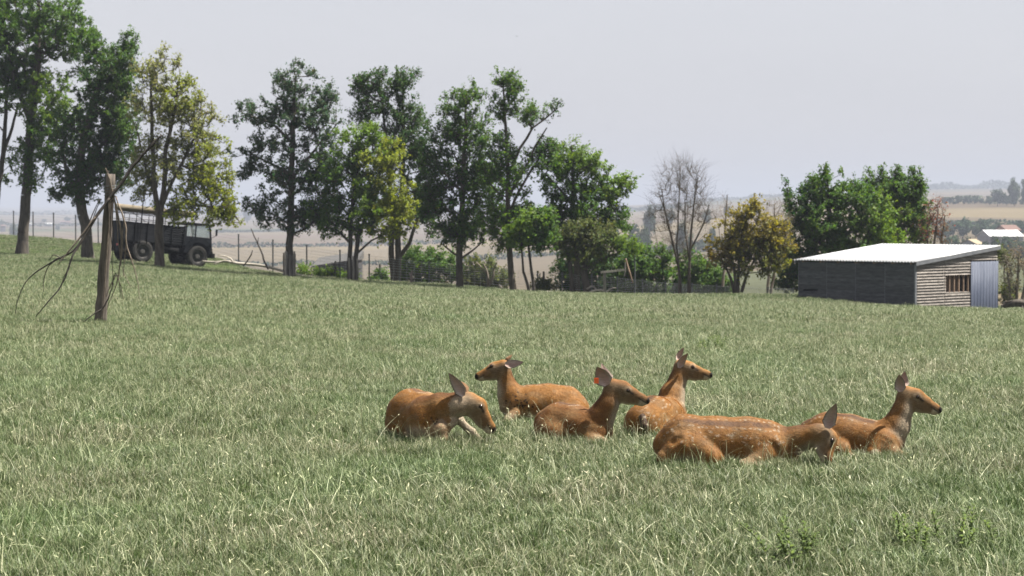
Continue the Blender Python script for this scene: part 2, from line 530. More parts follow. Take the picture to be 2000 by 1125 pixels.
def value_noise(x, y, s, seed):
    rg = np.random.default_rng(seed); T = rg.uniform(0, 1, (256, 256))
    x = x/s; y = y/s; xi = np.floor(x).astype(int); yi = np.floor(y).astype(int); fx = x-xi; fy = y-yi
    fx = fx*fx*(3-2*fx); fy = fy*fy*(3-2*fy)
    g = lambda a, b: T[a % 256, b % 256]
    return (g(xi,yi)*(1-fx)+g(xi+1,yi)*fx)*(1-fy) + (g(xi,yi+1)*(1-fx)+g(xi+1,yi+1)*fx)*fy

def build_grass():
    gm = grass_material('grass_blades', 0.1)
    def protos(nm, cnt, **kw):
        return [bpy.data.objects.new(f'{nm}_{i}', clump_mesh(f'{nm}_{i}', 100+i*7+len(nm), mat=gm, **kw)) for i in range(cnt)]
    near = protos('grass_clump', 7, nb=52, hmin=.03, hmax=.09, wid=.0032, spread=.08, dryfrac=.15, lean=.75)
    stalk = protos('grass_stalk', 6, nb=5, hmin=.08, hmax=.19, wid=.003, spread=.11, dryfrac=.75, lean=.75, seg=6, seedheads=.5)
    far = protos('grass_far', 6, nb=64, hmin=.035, hmax=.095, wid=.0062, spread=.2, dryfrac=.17, lean=.5, seg=3)
    def put(name, rings, pr, label, s0, s1, nscale, tilt, seed):
        rg = np.random.default_rng(seed)
        pts = np.concatenate([sample_ring(rg, *r) for r in rings])
        pts = pts[keep_clear(pts)]
        nn = value_noise(pts[:,0], pts[:,1], 1.1, seed)*.6 + value_noise(pts[:,0], pts[:,1], .35, seed+1)*.4
        if nscale:
            keep = rg.uniform(0, 1, len(pts)) < np.clip(nn*1.9-.25, .12, 1); pts = pts[keep]; nn = nn[keep]
        n = len(pts)
        rot = np.stack([rg.normal(.0, tilt, n), rg.normal(.1, tilt, n), rg.uniform(0, 2*math.pi, n)], -1)
        s = rg.uniform(s0, s1, n) * (0.72 + .56*nn)
        scl = np.stack([s, s, s*rg.uniform(.8, 1.2, n)], -1)
        scatter_object(name, pts, rot, scl, pr, label)
        return n
    a = put('grass', [(9,17,190),(17,30,130),(30,45,75)], near, 'short green meadow grass around the resting deer', .8, 1.25, False, .14, 1)
    b = put('seeding_grass', [(9,20,34),(20,35,22),(35,60,9)], stalk, 'pale dry seeding grass stalks scattered through the meadow', .7, 1.2, True, .2, 2)
    # longer tufts left standing round the lying bodies
    rg = np.random.default_rng(44); tp_ = []
    for (x0, y0, x1, y1, r) in LYING:
        n = int(20 + 55*math.hypot(x1-x0, y1-y0)); t = rg.uniform(0, 1, n); a_ = rg.uniform(0, 2*math.pi, n); q = r + rg.uniform(.0, .16, n)
        tp_.append(np.stack([x0+(x1-x0)*t+np.cos(a_)*q, y0+(y1-y0)*t+np.sin(a_)*q], -1))
    tp_ = np.concatenate(tp_); tp_ = np.column_stack([tp_, ground(tp_[:,0], tp_[:,1])]); tp_ = tp_[keep_clear(tp_)]
    n = len(tp_); s_ = rg.uniform(.85, 1.3, n)
    scatter_object('tall_grass', tp_, np.stack([rg.normal(0,.14,n), rg.normal(0,.14,n), rg.uniform(0,6.28,n)], -1), np.stack([s_*.8, s_*.8, s_*1.1], -1), near[:6] + stalk[:1], 'longer grass tufts standing round the bodies of the lying deer')
    c = put('distant_grass', [(43,70,30),(70,160,14)], far, 'rough green meadow grass running up to the tree line', .8, 1.3, False, .12, 3)
    print('grass clumps', a, b, c)
# ------------------------------------------------------------------ deer
def surface_nets(D, org, h):
    nx, ny, nz = D.shape
    ins = D < 0
    c = [(0,0,0),(1,0,0),(0,1,0),(1,1,0),(0,0,1),(1,0,1),(0,1,1),(1,1,1)]
    sl = lambda o: (slice(o[0], nx-1+o[0]), slice(o[1], ny-1+o[1]), slice(o[2], nz-1+o[2]))
    cnt = sum(ins[sl(o)].astype(np.int8) for o in c)
    act = (cnt > 0) & (cnt < 8)
    I = np.argwhere(act)
    idx = -np.ones(act.shape, np.int64); idx[act] = np.arange(len(I))
    val = np.stack([D[sl(o)][act] for o in c], 1)
    acc = np.zeros((len(I), 3)); num = np.zeros(len(I))
    for a in range(8):
        for b in range(a+1, 8):
            da = np.array(c[b]) - np.array(c[a])
            if np.abs(da).sum() != 1: continue
            va, vb = val[:, a], val[:, b]
            m = (va < 0) != (vb < 0)
            t = np.where(m, va / np.where(m, va - vb, 1), 0)
            acc += np.where(m[:, None], np.array(c[a]) + t[:, None]*da, 0); num += m
    V = (I + acc / num[:, None]) * h + org
    Q = []
    for ax in range(3):
        o = [0,0,0]; o[ax] = 1
        s0 = [slice(1, n-1) for n in D.shape]; s1 = list(s0)
        s0[ax] = slice(0, D.shape[ax]-1); s1[ax] = slice(1, D.shape[ax])
        A = ins[tuple(s0)]; B = ins[tuple(s1)]
        e = np.argwhere(A != B); fl = A[A != B]
        off = np.array([1,1,1]); off[ax] = 0
        e = e + off
        u, v = (ax+1) % 3, (ax+2) % 3
        du = np.zeros(3, int); du[u] = 1; dv = np.zeros(3, int); dv[v] = 1
        g = lambda p: idx[p[:,0], p[:,1], p[:,2]]
        q = np.stack([g(e-du-dv), g(e-dv), g(e), g(e-du)], 1)
        q[~fl] = q[~fl][:, ::-1]
        Q.append(q)
    Q = np.concatenate(Q)
    return V, Q[(Q >= 0).all(1)]

def seg_dist(Pn, a, b, ra, rb, ky):
    s = np.array((1, 1/ky, 1))
    p = Pn * s; a = a * s; b = b * s
    ba = b - a; l2 = max(float(ba @ ba), 1e-9)
    t = np.clip(((p - a) @ ba) / l2, 0, 1)
    q = p - a - t[..., None] * ba
    return np.sqrt((q*q).sum(-1)) - (ra + (rb-ra)*t), t

def sdf_body(prims, h):
    lo = np.min([np.minimum(p['a'] - p['ra']*max(1,p['ky']), p['b'] - p['rb']*max(1,p['ky'])) for p in prims], 0) - .05
    hi = np.max([np.maximum(p['a'] + p['ra']*max(1,p['ky']), p['b'] + p['rb']*max(1,p['ky'])) for p in prims], 0) + .05
    dims = np.ceil((hi - lo)/h).astype(int) + 1
    D = np.full(dims, 1.0, np.float32)
    for p in prims:
        r = max(p['ra'], p['rb']) * max(1, p['ky']) + p['k'] + 3*h
        l = np.clip(((np.minimum(p['a'], p['b']) - r - lo)/h).astype(int), 0, dims-1)
        u = np.clip(((np.maximum(p['a'], p['b']) + r - lo)/h).astype(int) + 2, 1, dims)
        ax = [lo[i] + h*np.arange(l[i], u[i]) for i in range(3)]
        Pn = np.stack(np.meshgrid(*ax, indexing='ij'), -1)
        d, _ = seg_dist(Pn, p['a'], p['b'], p['ra'], p['rb'], p['ky'])
        d = d.astype(np.float32)
        S = tuple(slice(l[i], u[i]) for i in range(3))
        E = D[S]; k = p['k']
        if p.get('sub'):
            hh = np.clip(.5 - .5*(E + d)/k, 0, 1); D[S] = E*(1-hh) - d*hh + k*hh*(1-hh)
        else:
            hh = np.clip(.5 + .5*(E - d)/k, 0, 1); D[S] = E*(1-hh) + d*hh - k*hh*(1-hh)
    return surface_nets(D, lo, h)

def vnormals(V, Q):
    n = np.cross(V[Q[:,2]] - V[Q[:,0]], V[Q[:,3]] - V[Q[:,1]])
    N = np.zeros_like(V)
    for k in range(4): np.add.at(N, Q[:,k], n)
    return N / (np.linalg.norm(N, axis=1, keepdims=True) + 1e-12)

def fur_material():
    m, nt, b = new_mat('deer_coat')
    N = nt.nodes; L = nt.links
    at = N.new('ShaderNodeAttribute'); at.attribute_name = 'tint'
    tc = N.new('ShaderNodeTexCoord'); mp = N.new('ShaderNodeMapping'); mp.inputs['Scale'].default_value = (38, 60, 150)
    mp.inputs['Rotation'].default_value = (0, R(25), 0)
    nz = N.new('ShaderNodeTexNoise'); nz.inputs['Scale'].default_value = 1.0; nz.inputs['Detail'].default_value = 4
    L.new(tc.outputs['Object'], mp.inputs[0]); L.new(mp.outputs[0], nz.inputs['Vector'])
    n2 = N.new('ShaderNodeTexNoise'); n2.inputs['Scale'].default_value = 9; n2.inputs['Detail'].default_value = 5
    L.new(tc.outputs['Object'], n2.inputs['Vector'])
    ad = N.new('ShaderNodeMath'); ad.operation = 'ADD'; L.new(nz.outputs['Fac'], ad.inputs[0]); L.new(n2.outputs['Fac'], ad.inputs[1])
    mr = N.new('ShaderNodeMapRange'); mr.inputs['From Min'].default_value = .6; mr.inputs['From Max'].default_value = 1.4
    mr.inputs['To Min'].default_value = .74; mr.inputs['To Max'].default_value = 1.22
    L.new(ad.outputs[0], mr.inputs['Value'])
    hs = N.new('ShaderNodeHueSaturation'); L.new(at.outputs['Color'], hs.inputs['Color']); L.new(mr.outputs[0], hs.inputs['Value'])
    L.new(hs.outputs[0], b.inputs['Base Color'])
    b.inputs['Roughness'].default_value = .7; b.inputs['Specular IOR Level'].default_value = .1
    b.inputs['Sheen Weight'].default_value = .06; b.inputs['Sheen Roughness'].default_value = .4
    b.inputs['Sheen Tint'].default_value = (1,.85,.65,1)
    bp = N.new('ShaderNodeBump'); bp.inputs['Strength'].default_value = .45; bp.inputs['Distance'].default_value = .006
    L.new(nz.outputs['Fac'], bp.inputs['Height']); L.new(bp.outputs[0], b.inputs['Normal'])
    return m
M['fur'] = fur_material()
M['hair'] = mat_leaf('deer_hair', .6, .32)
m, nt, b = new_mat('deer_eye'); b.inputs['Base Color'].default_value = (.012,.008,.006,1); b.inputs['Roughness'].default_value = .08
tcn = nt.nodes.new('ShaderNodeTexCoord'); nzn = nt.nodes.new('ShaderNodeTexNoise'); nzn.inputs['Scale'].default_value = 60
rpn = nt.nodes.new('ShaderNodeValToRGB'); rpn.color_ramp.elements[0].color = (.008,.005,.004,1); rpn.color_ramp.elements[1].color = (.03,.016,.009,1)
nt.links.new(tcn.outputs['Object'], nzn.inputs[0]); nt.links.new(nzn.outputs[0], rpn.inputs[0]); nt.links.new(rpn.outputs[0], b.inputs['Base Color'])
M['eye'] = m
M['tag'] = mat_noise('ear_tag_plastic', (.75,.10,.02), (.85,.16,.04), 30, .4, 0)

def ear(base, tip, width, face, cup=.35, curl=.0):
    """cupped leaf shaped ear; returns V, Q, colours (inner pale, rim dark, back brown)"""
    base = np.array(base, float); tip = np.array(tip, float)
    ax = tip - base; Ln = np.linalg.norm(ax); ax /= Ln
    face = np.array(face, float); face -= ax * (face @ ax); face /= np.linalg.norm(face)
    sd = np.cross(ax, face)
    nu, nv = 15, 9
    V = []; C = []
    for layer in (0, 1):
        for i in range(nu):
            t = i/(nu-1)
            hw = width/2 * (math.sin(math.pi * min(1, (t*0.93+.07))**.78)**.75) if t < 1 else width*.03
            hw = max(hw, width*.04)
            if t < .2: hw *= .62 + 1.9*t
            for j in range(nv):
                v = j/(nv-1)*2 - 1
                ang = v * (1.15 if t < .25 else 1.0 - .35*t)
                p = base + ax*(Ln*t) + sd*(hw*math.sin(ang)/math.sin(1.0)) - face*(cup*hw*(math.cos(ang))*2.0) + face*(curl*Ln*t*t)
                if layer: p = p - face*.004*(1-abs(v)*.6)
                V.append(p)
                if layer == 0:
                    c = np.array((.27,.19,.16)) * (1.0 - .25*abs(v)) + (.12*max(0, 1-abs(v+.5)*2.2))*(1-t)  # pinkish inside, colour lifted to imitate sun glowing through the ear
                    if abs(v) > .88 or t > .95: c = np.array((.045,.032,.026))
                    elif abs(v) > .6 and t < .75: c = np.array((.26,.215,.18))
                else:
                    c = np.array((.13,.072,.035)) * (1 - .45*t)
                C.append(c)
    Q = []
    o = nu*nv
    for i in range(nu-1):
        for j in range(nv-1):
            a = i*nv+j
            Q.append((a, a+1, a+nv+1, a+nv)); Q.append((o+a, o+a+nv, o+a+nv+1, o+a+1))
    for i in range(nu-1):
        for j in (0, nv-1):
            a = i*nv+j; q = (a, a+nv, o+a+nv, o+a)
            Q.append(q if j == 0 else q[::-1])
    for j in range(nv-1):
        a = (nu-1)*nv+j; Q.append((a, a+1, o+a+1, o+a))
    return np.array(V), np.array(Q), np.array(C)

def make_deer(label, px0, grow, chains, ears, eye, nose, spine=None, flank=None, pale=1.0, hue=0, eartag=None, seed=0,
              whites=(), mud=None, ctr=None, thr=.25):
    d = F * (CAMH - 0.0) / (grow - 400.0)
    S = F / d
    loc = G(px0, d); loc.z -= .006
    tp = lambda px, py, dy: np.array(((px - px0)/S, dy, (grow - py)/S))
    prims = []
    for ch in chains:
        t, pts, ky, k = ch[:4]
        for i in range(len(pts)-1):
            a, b = pts[i], pts[i+1]
            prims.append(dict(a=tp(*a[:3]), b=tp(*b[:3]), ra=a[3]/S, rb=b[3]/S, ky=ky, k=k/S, tag=t, i=i, n=len(pts)-1,
                              sub=(t == 'cut')))
    V, Q = sdf_body(prims, 0.0075)
    Nn = vnormals(V, Q)
    V = V - Nn*0.001
    # distances to the body regions
    reg = {}; tpar = {}
    for p in prims:
        if p['sub']: continue
        dd, t = seg_dist(V, p['a'], p['b'], p['ra'], p['rb'], p['ky'])
        g = (p['i'] + t)/p['n']
        if p['tag'] not in reg: reg[p['tag']] = dd; tpar[p['tag']] = g
        else:
            m_ = dd < reg[p['tag']]; reg[p['tag']] = np.where(m_, dd, reg[p['tag']]); tpar[p['tag']] = np.where(m_, g, tpar[p['tag']])
    rg = np.random.default_rng(seed)
    n1 = value_noise(V[:,0]*1+V[:,1]*.6, V[:,2]+V[:,1]*.5, .05, seed+3); n2 = value_noise(V[:,0]+V[:,1], V[:,2], .017, seed+5)
    orange = np.array((.172,.084,.025)); brown = np.array((.088,.038,.015)); cream = np.array((.28,.235,.175)); dark = np.array((.015,.011,.009)); tan = np.array((.162,.096,.042))
    if hue: orange = orange*(1-hue) + brown*hue
    def lerp(a, b, t):
        t = np.clip(t, 0, 1)[:, None]; return a*(1-t) + b*t
    C = np.tile(orange, (len(V),1))
    C = lerp(C, tan, .75*smoothstep(.45, .8, n1))
    up = Nn[:,2]
    C = lerp(C, brown*1.2, .3*smoothstep(.35, .95, up)*n1)
    # pale belly and legs
    C = lerp(C, cream, .85*smoothstep(-.15, -.75, up)*pale)
    if 'leg' in reg:
        w_ = smoothstep(.012, -.012, reg['leg'] - np.minimum(reg.get('torso', 1), reg.get('haunch', 1)) )
        C = lerp(C, lerp(np.tile(tan, (len(V),1)), cream, tpar['leg']), w_*.8)
    if 'whiteleg' in reg:
        C = lerp(C, cream*(.8+.3*n2)[:,None], smoothstep(.012, -.01, reg['whiteleg'] - np.minimum(reg['torso'], reg['neck'])))
    neck_d = reg['neck']; head_d = np.minimum(reg['head'], reg['jaw'])
    tor = np.min([v for k_, v in reg.items() if k_ not in ('neck', 'head', 'jaw')], axis=0)
    wn = smoothstep(.03, -.03, neck_d - tor) * smoothstep(-.02, .01, head_d - neck_d)
    nf = np.array(ctr if ctr else (1,0,-.3), float); nf /= np.linalg.norm(nf)      # throat side of the neck
    thro = Nn @ nf
    C = lerp(C, tan*.93, wn*smoothstep(-.1, .5, thro)*.55)
    C = lerp(C, cream, wn*smoothstep(thr, thr+.6, thro)*.9)
    C = lerp(C, brown*.8, wn*smoothstep(-.45, -.95, thro)*.8)
    # head
    wh = smoothstep(.045, -.03, head_d - np.minimum(neck_d, tor))
    hp = next(p for p in prims if p['tag'] == 'head')
    hl = [p for p in prims if p['tag'] == 'head'][-1]
    hx = hl['b'] - hp['a']; hlen = np.linalg.norm(hx); hx /= hlen
    hu = np.array((-hx[2], 0, hx[0])) if hx[0] > 0 else np.array((hx[2], 0, -hx[0]))
    s_ = ((V - hp['a']) @ hx)/hlen
    upn = Nn @ hu; hv = (V - hp['a']) @ hu
    grey = np.array((.128,.088,.052))
    Ch = np.tile(grey, (len(V),1))
    Ch = lerp(Ch, orange*1.02, smoothstep(.15, .75, upn))
    Ch = lerp(Ch, orange*.8, smoothstep(.35, .7, s_)*.55*smoothstep(-.5, .2, upn))
    Ch = lerp(Ch, cream, smoothstep(-.25, -.8, upn)*.9)
    Ch = lerp(Ch, cream*1.05, smoothstep(.80, .86, s_)*smoothstep(0.1, -.3, upn)*.9)
    C = lerp(C, Ch, wh)
    if 'tail' in reg: C = lerp(C, dark*2.2, smoothstep(.01, -.01, reg['tail'] - reg['torso'])*.9)
    np_ = tp(*nose); dn = np.linalg.norm((V - np_)*np.array((1,.8,1)), axis=1)
    C = lerp(C, dark*.6, smoothstep(.030, .020, dn))
    # mouth line
    ml = hl['b'] - hu*.012
    md = np.abs((V - ml) @ (hu*0.98 + hx*.18)); C = lerp(C, dark, smoothstep(.007, .003, md)*smoothstep(.72, .80, s_)*wh*.75)
    # dark eye corner and tear streak
    ex, ey_ = tp(eye[0], eye[1], 0)[0], tp(eye[0], eye[1], 0)[2]
    de = np.hypot(V[:,0]-ex, V[:,2]-ey_)
    C = lerp(C, np.array((.22,.17,.115)), smoothstep(.034, .024, de)*smoothstep(.014, .02, de)*wh*.5)
    C = lerp(C, dark*.8, smoothstep(.017, .010, de)*wh)
    sx, sz = ex + hx[0]*.045 - hu[0]*.012, ey_ + hx[2]*.045 - hu[2]*.012
    bx_, bz_ = sx-ex, sz-ey_; tt = np.clip(((V[:,0]-ex)*bx_ + (V[:,2]-ey_)*bz_)/(bx_*bx_+bz_*bz_), 0, 1)
    dl = np.hypot(V[:,0]-ex-tt*bx_, V[:,2]-ey_-tt*bz_)
    C = lerp(C, dark*1.4, smoothstep(.011, .005, dl)*wh*.85)
    # dorsal stripe with a row of spots each side
    if spine:
        sp = [tp(*q) for q in spine]
        best = np.full(len(V), 9.0); lat = np.zeros(len(V)); along = np.zeros(len(V)); acc = 0
        for a, b in zip(sp[:-1], sp[1:]):
            ba = b - a; L2 = ba @ ba; t = np.clip(((V-a) @ ba)/L2, 0, 1); q = V - a - t[:,None]*ba
            dd = np.linalg.norm(q, axis=1); m_ = dd < best
            best = np.where(m_, dd, best); lat = np.where(m_, np.sign(q[:,1])*dd, lat); along = np.where(m_, acc + t*math.sqrt(L2), along); acc += math.sqrt(L2)
        wb = smoothstep(.06, .0, wn*0 + np.minimum(neck_d, head_d)*-1 + 0) if False else smoothstep(.0, .02, np.minimum(neck_d, head_d))
        C = lerp(C, np.array((.045,.028,.024)), smoothstep(.036, .014, best)*wb*.62*smoothstep(.1,.6,n1+.15))
        ki = np.floor(along/.031).astype(int) + (lat > 0)*500; hj = np.random.default_rng(seed+77).uniform(-1, 1, (2000, 3))[ki % 2000]
        ph = ((along/.031) % 1 - .5)*.031 + hj[:,0]*.006
        sd = np.hypot(ph*.8, np.abs(best) - .042 + hj[:,1]*.006)
        C = lerp(C, cream*.98, smoothstep(.0085, .004, sd)*wb*np.clip(.6+.5*hj[:,2], .1, .8))
    if flank:
        for (fx, fy, nn_, rx, ry) in flank:
            for _ in range(nn_):
                c = tp(fx + rg.normal(0, rx), fy + rg.normal(0, ry), 0)
                rr = rg.uniform(.005, .009)
                q = np.hypot(V[:,0]-c[0], (V[:,2]-c[2])*1.1)
                C = lerp(C, cream*rg.uniform(.85,1.12), smoothstep(rr*1.5, rr*.5, q)*smoothstep(.0,.02,np.minimum(neck_d, head_d))*.6)
    for (wx, wy, wr) in whites:
        c = tp(wx, wy, 0); q = np.hypot(V[:,0]-c[0], V[:,2]-c[2]); C = lerp(C, cream*1.05, smoothstep(wr/S*1.3, wr/S*.5, q)*.8)
    if mud:
        for (fx, fy, nn_, rx, ry) in mud:
            for _ in range(nn_):
                c = tp(fx + rg.normal(0, rx), fy + rg.normal(0, ry), 0); rr = rg.uniform(.004, .0085)
                q = np.hypot(V[:,0]-c[0], V[:,2]-c[2]); C = lerp(C, dark*1.2, smoothstep(rr*1.3, rr*.8, q)*.9)
    C = C * (.86 + .28*n2)[:, None]
    # ears joined to the same body mesh
    VV, QQ, CC = [V], [Q], [C]; off = len(V)
    for (b0, t0, wd, fc) in ears:
        ev, eq, ec = ear(tp(*b0), tp(*t0), wd*1.04/S, fc)
        VV.append(ev); QQ.append(eq + off); CC.append(ec); off += len(ev)
    me = mesh_np('deer_body', np.concatenate(VV), np.concatenate(QQ), M['fur'], True, np.concatenate(CC))
    root = empty('deer', loc, label=label, cat='deer')
    link_mesh('body', me, root)
    best = np.full(len(V), 9.0); flow = np.zeros_like(V)
    nb = next(p for p in prims if p['tag'] == 'neck')['a']
    for p in prims:
        if p['sub']: continue
        ax = p['b'] - p['a']; ax = ax/(np.linalg.norm(ax)+1e-9)
        if p['tag'] == 'torso': ax = ax if np.linalg.norm(p['b']-nb) > np.linalg.norm(p['a']-nb) else -ax
        elif p['tag'] in ('neck', 'head', 'jaw'): ax = -ax
        dd, _ = seg_dist(V, p['a'], p['b'], p['ra'], p['rb'], p['ky']); m_ = dd < best
        best = np.where(m_, dd, best); flow[m_] = ax
    flow[:,2] -= .35
    ar = np.linalg.norm(np.cross(V[Q[:,2]]-V[Q[:,0]], V[Q[:,3]]-V[Q[:,1]]), axis=1)*.5
    fn = Nn[Q[:,0]]; ar = ar*(fn[:,2] > -.55)*(V[Q[:,0]][:,2] > .02)
    nh = int(ar.sum()*38000); fi = rg.choice(len(Q), nh, p=ar/ar.sum())
    uv = rg.uniform(0, 1, (nh, 2)); q = Q[fi]
    pos = (V[q[:,0]]*((1-uv[:,:1])*(1-uv[:,1:])) + V[q[:,1]]*(uv[:,:1]*(1-uv[:,1:])) + V[q[:,2]]*(uv[:,:1]*uv[:,1:]) + V[q[:,3]]*((1-uv[:,:1])*uv[:,1:]))
    nv = Nn[q[:,0]]; fl = flow[q[:,0]] + rg.normal(0, .28, (nh,3)); fl -= nv*(fl*nv).sum(1, keepdims=True); fl /= np.linalg.norm(fl, axis=1, keepdims=True)+1e-9
    ish = wh[q[:,0]]; ln = (.013*(1-ish) + .007*ish)*rg.uniform(.6, 1.3, nh); lift = rg.uniform(.08, .34, nh)
    sdv = np.cross(nv, fl); hw = (.0013*(1-ish)+.0008*ish)[:,None]
    p0 = pos - nv*.0015; p1 = pos + fl*(ln*.55)[:,None] + nv*(ln*lift*.6)[:,None]; p2 = pos + fl*ln[:,None] + nv*(ln*lift*.75)[:,None]
    HV = np.stack([p0-sdv*hw, p0+sdv*hw, p1+sdv*hw*.8, p1-sdv*hw*.8, p2], 1).reshape(-1,3)
    b5 = np.arange(nh)[:,None]*5
    HF = np.concatenate([b5+np.array([[0,1,2]]), b5+np.array([[0,2,3]]), b5+np.array([[3,2,4]])])
    hc = np.clip(C[q[:,0]]*rg.uniform(.85, 1.5, (nh,1)), 0, .6)
    ho = link_mesh('coat_hair', mesh_np('coat_hair', HV, HF, M['hair'], True, np.repeat(hc, 5, 0)), root)
    ho['kind'] = 'stuff'
    # eyes seated on the skin
    near = de < .016
    if near.any():
        for sgn in (-1, 1):
            ys = V[near & (wh > .5), 1]
            if not len(ys): ys = V[near, 1]
            y = ys.min() if sgn < 0 else ys.max()
            if sgn > 0: y = y
            eb = MB(); prof = [(.0005,-.0135),(.0065,-.0118),(.011,-.0078),(.0135,0),(.011,.0078),(.0065,.0118),(.0005,.0135)]
            eb.lathe(prof, 'y', 14)
            eb.build('eye', M['eye'], root, True, (ex, y - sgn*.006, ey_))
    if eartag:
        c = tp(*eartag)
        tb = MB(); tb.box(-.017,.017,-.003,.003,-.02,.02); tb.tube([(0,-.006,.012),(0,.006,.012)], .006, 8)
        t_ = tb.build('ear_tag', M['tag'], root, False, c); t_['label'] = 'orange plastic ear tag'
    for p in prims:
        if p['tag'] in ('torso', 'haunch', 'leg', 'whiteleg') :
            lowz = min(p['a'][2]-p['ra'], p['b'][2]-p['rb'])
            if lowz < .16:
                LYING.append((loc.x+p['a'][0], loc.y+p['a'][1], loc.x+p['b'][0], loc.y+p['b'][1], min(p['ra'],p['rb'])*.82))
    return root

def build_deer():
    # 1: head lowered to its foreleg, neck curved towards the right
    make_deer('deer lowering its head over an outstretched white foreleg, upright ear and curved neck', 840, 868, [
        ('torso', [(786,812,.30,36),(802,808,.20,42),(828,812,.02,43),(838,818,-.14,40)], 1.0, 14),
        ('haunch', [(778,832,.22,30),(800,842,.08,24)], 1.0, 12),
        ('neck', [(836,806,-.14,36),(862,793,-.20,28),(895,786,-.22,22),(914,783,-.22,19)], .85, 12),
        ('head', [(918,780,-.22,19),(934,789,-.22,17),(946,810,-.22,11.5),(957,827,-.22,8.5),(963,834,-.22,7.5)], .72, 8),
        ('jaw', [(924,797,-.22,15),(940,818,-.22,10),(955,837,-.22,6)], .7, 7),
        ('leg', [(832,836,-.2,22),(862,832,-.27,14),(884,818,-.24,11)], 1.0, 8),
        ('leg', [(876,818,-.26,9),(868,850,-.30,8),(850,862,-.30,7)], 1.0, 5),
        ('whiteleg', [(884,810,-.10,12),(897,818,-.11,9),(913,834,-.12,6.5),(921,840,-.125,7.5),(940,858,-.14,5.2),(950,866,-.145,6)], 1.0, 5),
        ('leg', [(800,852,.0,13),(835,860,-.12,9)], 1.0, 6)],
        [((906,768,-.29), (878,723,-.30), 24, (-.35,-1,.15)), ((913,764,-.14), (897,744,-.02), 16, (-.3,1,.2))],
        (940,788), (966,834,-.22), spine=[(782,776,.33),(802,766,.2),(828,769,.02)], hue=.0, seed=11, mud=[(850,812,9,10,6)],
        whites=[(815,850,26)], ctr=(.3,0,-1))
    # 2: behind, looking left
    make_deer('deer lying furthest back, looking left with its ear laid back, mud specks on shoulder', 1060, 830, [
        ('torso', [(1008,786,.0,31),(1035,790,.02,37),(1070,790,.05,39),(1105,794,.08,38),(1124,802,.08,29)], 1.0, 12),
        ('haunch', [(1122,802,-.08,24),(1096,812,-.14,22)], 1.0, 10),
        ('neck', [(1004,782,-.01,31),(996,768,-.01,23),(989,748,0,15.5),(987,730,0,13.5)], .85, 10),
        ('head', [(982,716,0,15.5),(966,720,0,13.5),(950,728,0,9.5),(938,733,0,7.5),(934,734,0,7)], .72, 7),
        ('jaw', [(977,727,0,13.5),(960,732,0,9),(941,737,0,5)], .7, 6),
        ('leg', [(1006,806,-.1,15),(990,820,-.16,9)], 1.0, 6),
        ('leg', [(1110,818,-.15,12),(1060,824,-.2,8)], 1.0, 6)],
        [((986,709,-.05), (1022,704,-.10), 18, (-.1,-1,.35)), ((986,704,.05), (1000,693,.10), 9, (-.2,1,.3))],
        (960,713), (930,734,0), spine=[(1020,757,.02),(1066,749,.05),(1100,753,.08),(1132,768,.08),(1146,786,.08)], seed=12,
        mud=[(1015,783,34,14,9)], ctr=(-1,0,-.15))
    # 3: middle, looking right, tagged ear
    make_deer('deer with an orange ear tag lying between the others, muzzle pointing right', 1130, 866, [
        ('torso', [(1074,832,.16,31),(1094,829,.08,39),(1122,832,-.04,40),(1148,838,-.16,38),(1160,842,-.2,34)], 1.0, 12),
        ('haunch', [(1070,840,.04,26),(1090,846,-.12,24)], 1.0, 10),
        ('neck', [(1160,832,-.2,33),(1174,806,-.22,24),(1186,784,-.23,19),(1191,768,-.23,17)], .85, 11),
        ('head', [(1195,753,-.23,18.5),(1213,757,-.23,17),(1232,765,-.23,11.5),(1250,774,-.23,8.5),(1259,778,-.23,7.8)], .72, 8),
        ('jaw', [(1199,765,-.23,15),(1222,774,-.23,10),(1250,783,-.23,5.5)], .7, 7),
        ('leg', [(1150,852,-.3,16),(1172,855,-.36,10),(1130,864,-.36,7)], 1.0, 6),
        ('leg', [(1092,852,-.12,14),(1106,862,-.2,9)], 1.0, 6)],
        [((1183,748,-.29), (1163,711,-.34), 31, (-.15,-1,.1)), ((1193,739,-.16), (1174,707,-.13), 22, (.5,-.8,.2))],
        (1224,757), (1264,778,-.23), spine=[(1052,812,.2),(1070,794,.16),(1092,788,.08),(1120,791,-.04)], hue=.55, seed=13,
        eartag=(1162,737,-.335), ctr=(1,0,-.3))
    # 4: rump towards the viewer
    make_deer('deer lying with its rump turned this way and head raised to the right', 1280, 852, [
        ('torso', [(1256,818,-.22,35),(1276,815,-.06,41),(1298,818,.12,39),(1314,822,.26,34)], 1.0, 12),
        ('haunch', [(1244,822,-.18,27),(1262,836,-.26,24)], 1.0, 10),
        ('haunch', [(1292,826,-.12,28),(1300,840,-.2,20)], 1.0, 10),
        ('neck', [(1312,808,.28,32),(1319,778,.33,24),(1330,751,.36,16.5),(1333,736,.36,15)], .85, 10),
        ('head', [(1338,722,.36,16),(1353,727,.36,14.5),(1370,732,.36,10),(1386,737,.36,7.8),(1394,739,.36,7)], .72, 7),
        ('jaw', [(1343,735,.36,13),(1364,740,.36,9),(1387,744,.36,5)], .7, 6),
        ('tail', [(1250,806,-.37,7),(1254,822,-.42,7),(1257,836,-.42,4)], 1.0, 5),
        ('leg', [(1280,844,-.24,12),(1320,850,-.3,8)], 1.0, 6)],
        [((1332,724,.29), (1349,694,.26), 18, (.55,-.8,.25)), ((1332,712,.42), (1345,685,.45), 16, (.6,-.75,.25))],
        (1360,722), (1399,738,.36), spine=[(1236,792,-.38),(1252,780,-.26),(1276,774,-.06),(1300,779,.12)], seed=14,
        flank=[(1285,800,16,22,14),(1260,822,8,14,12)], ctr=(1,0,-.2))
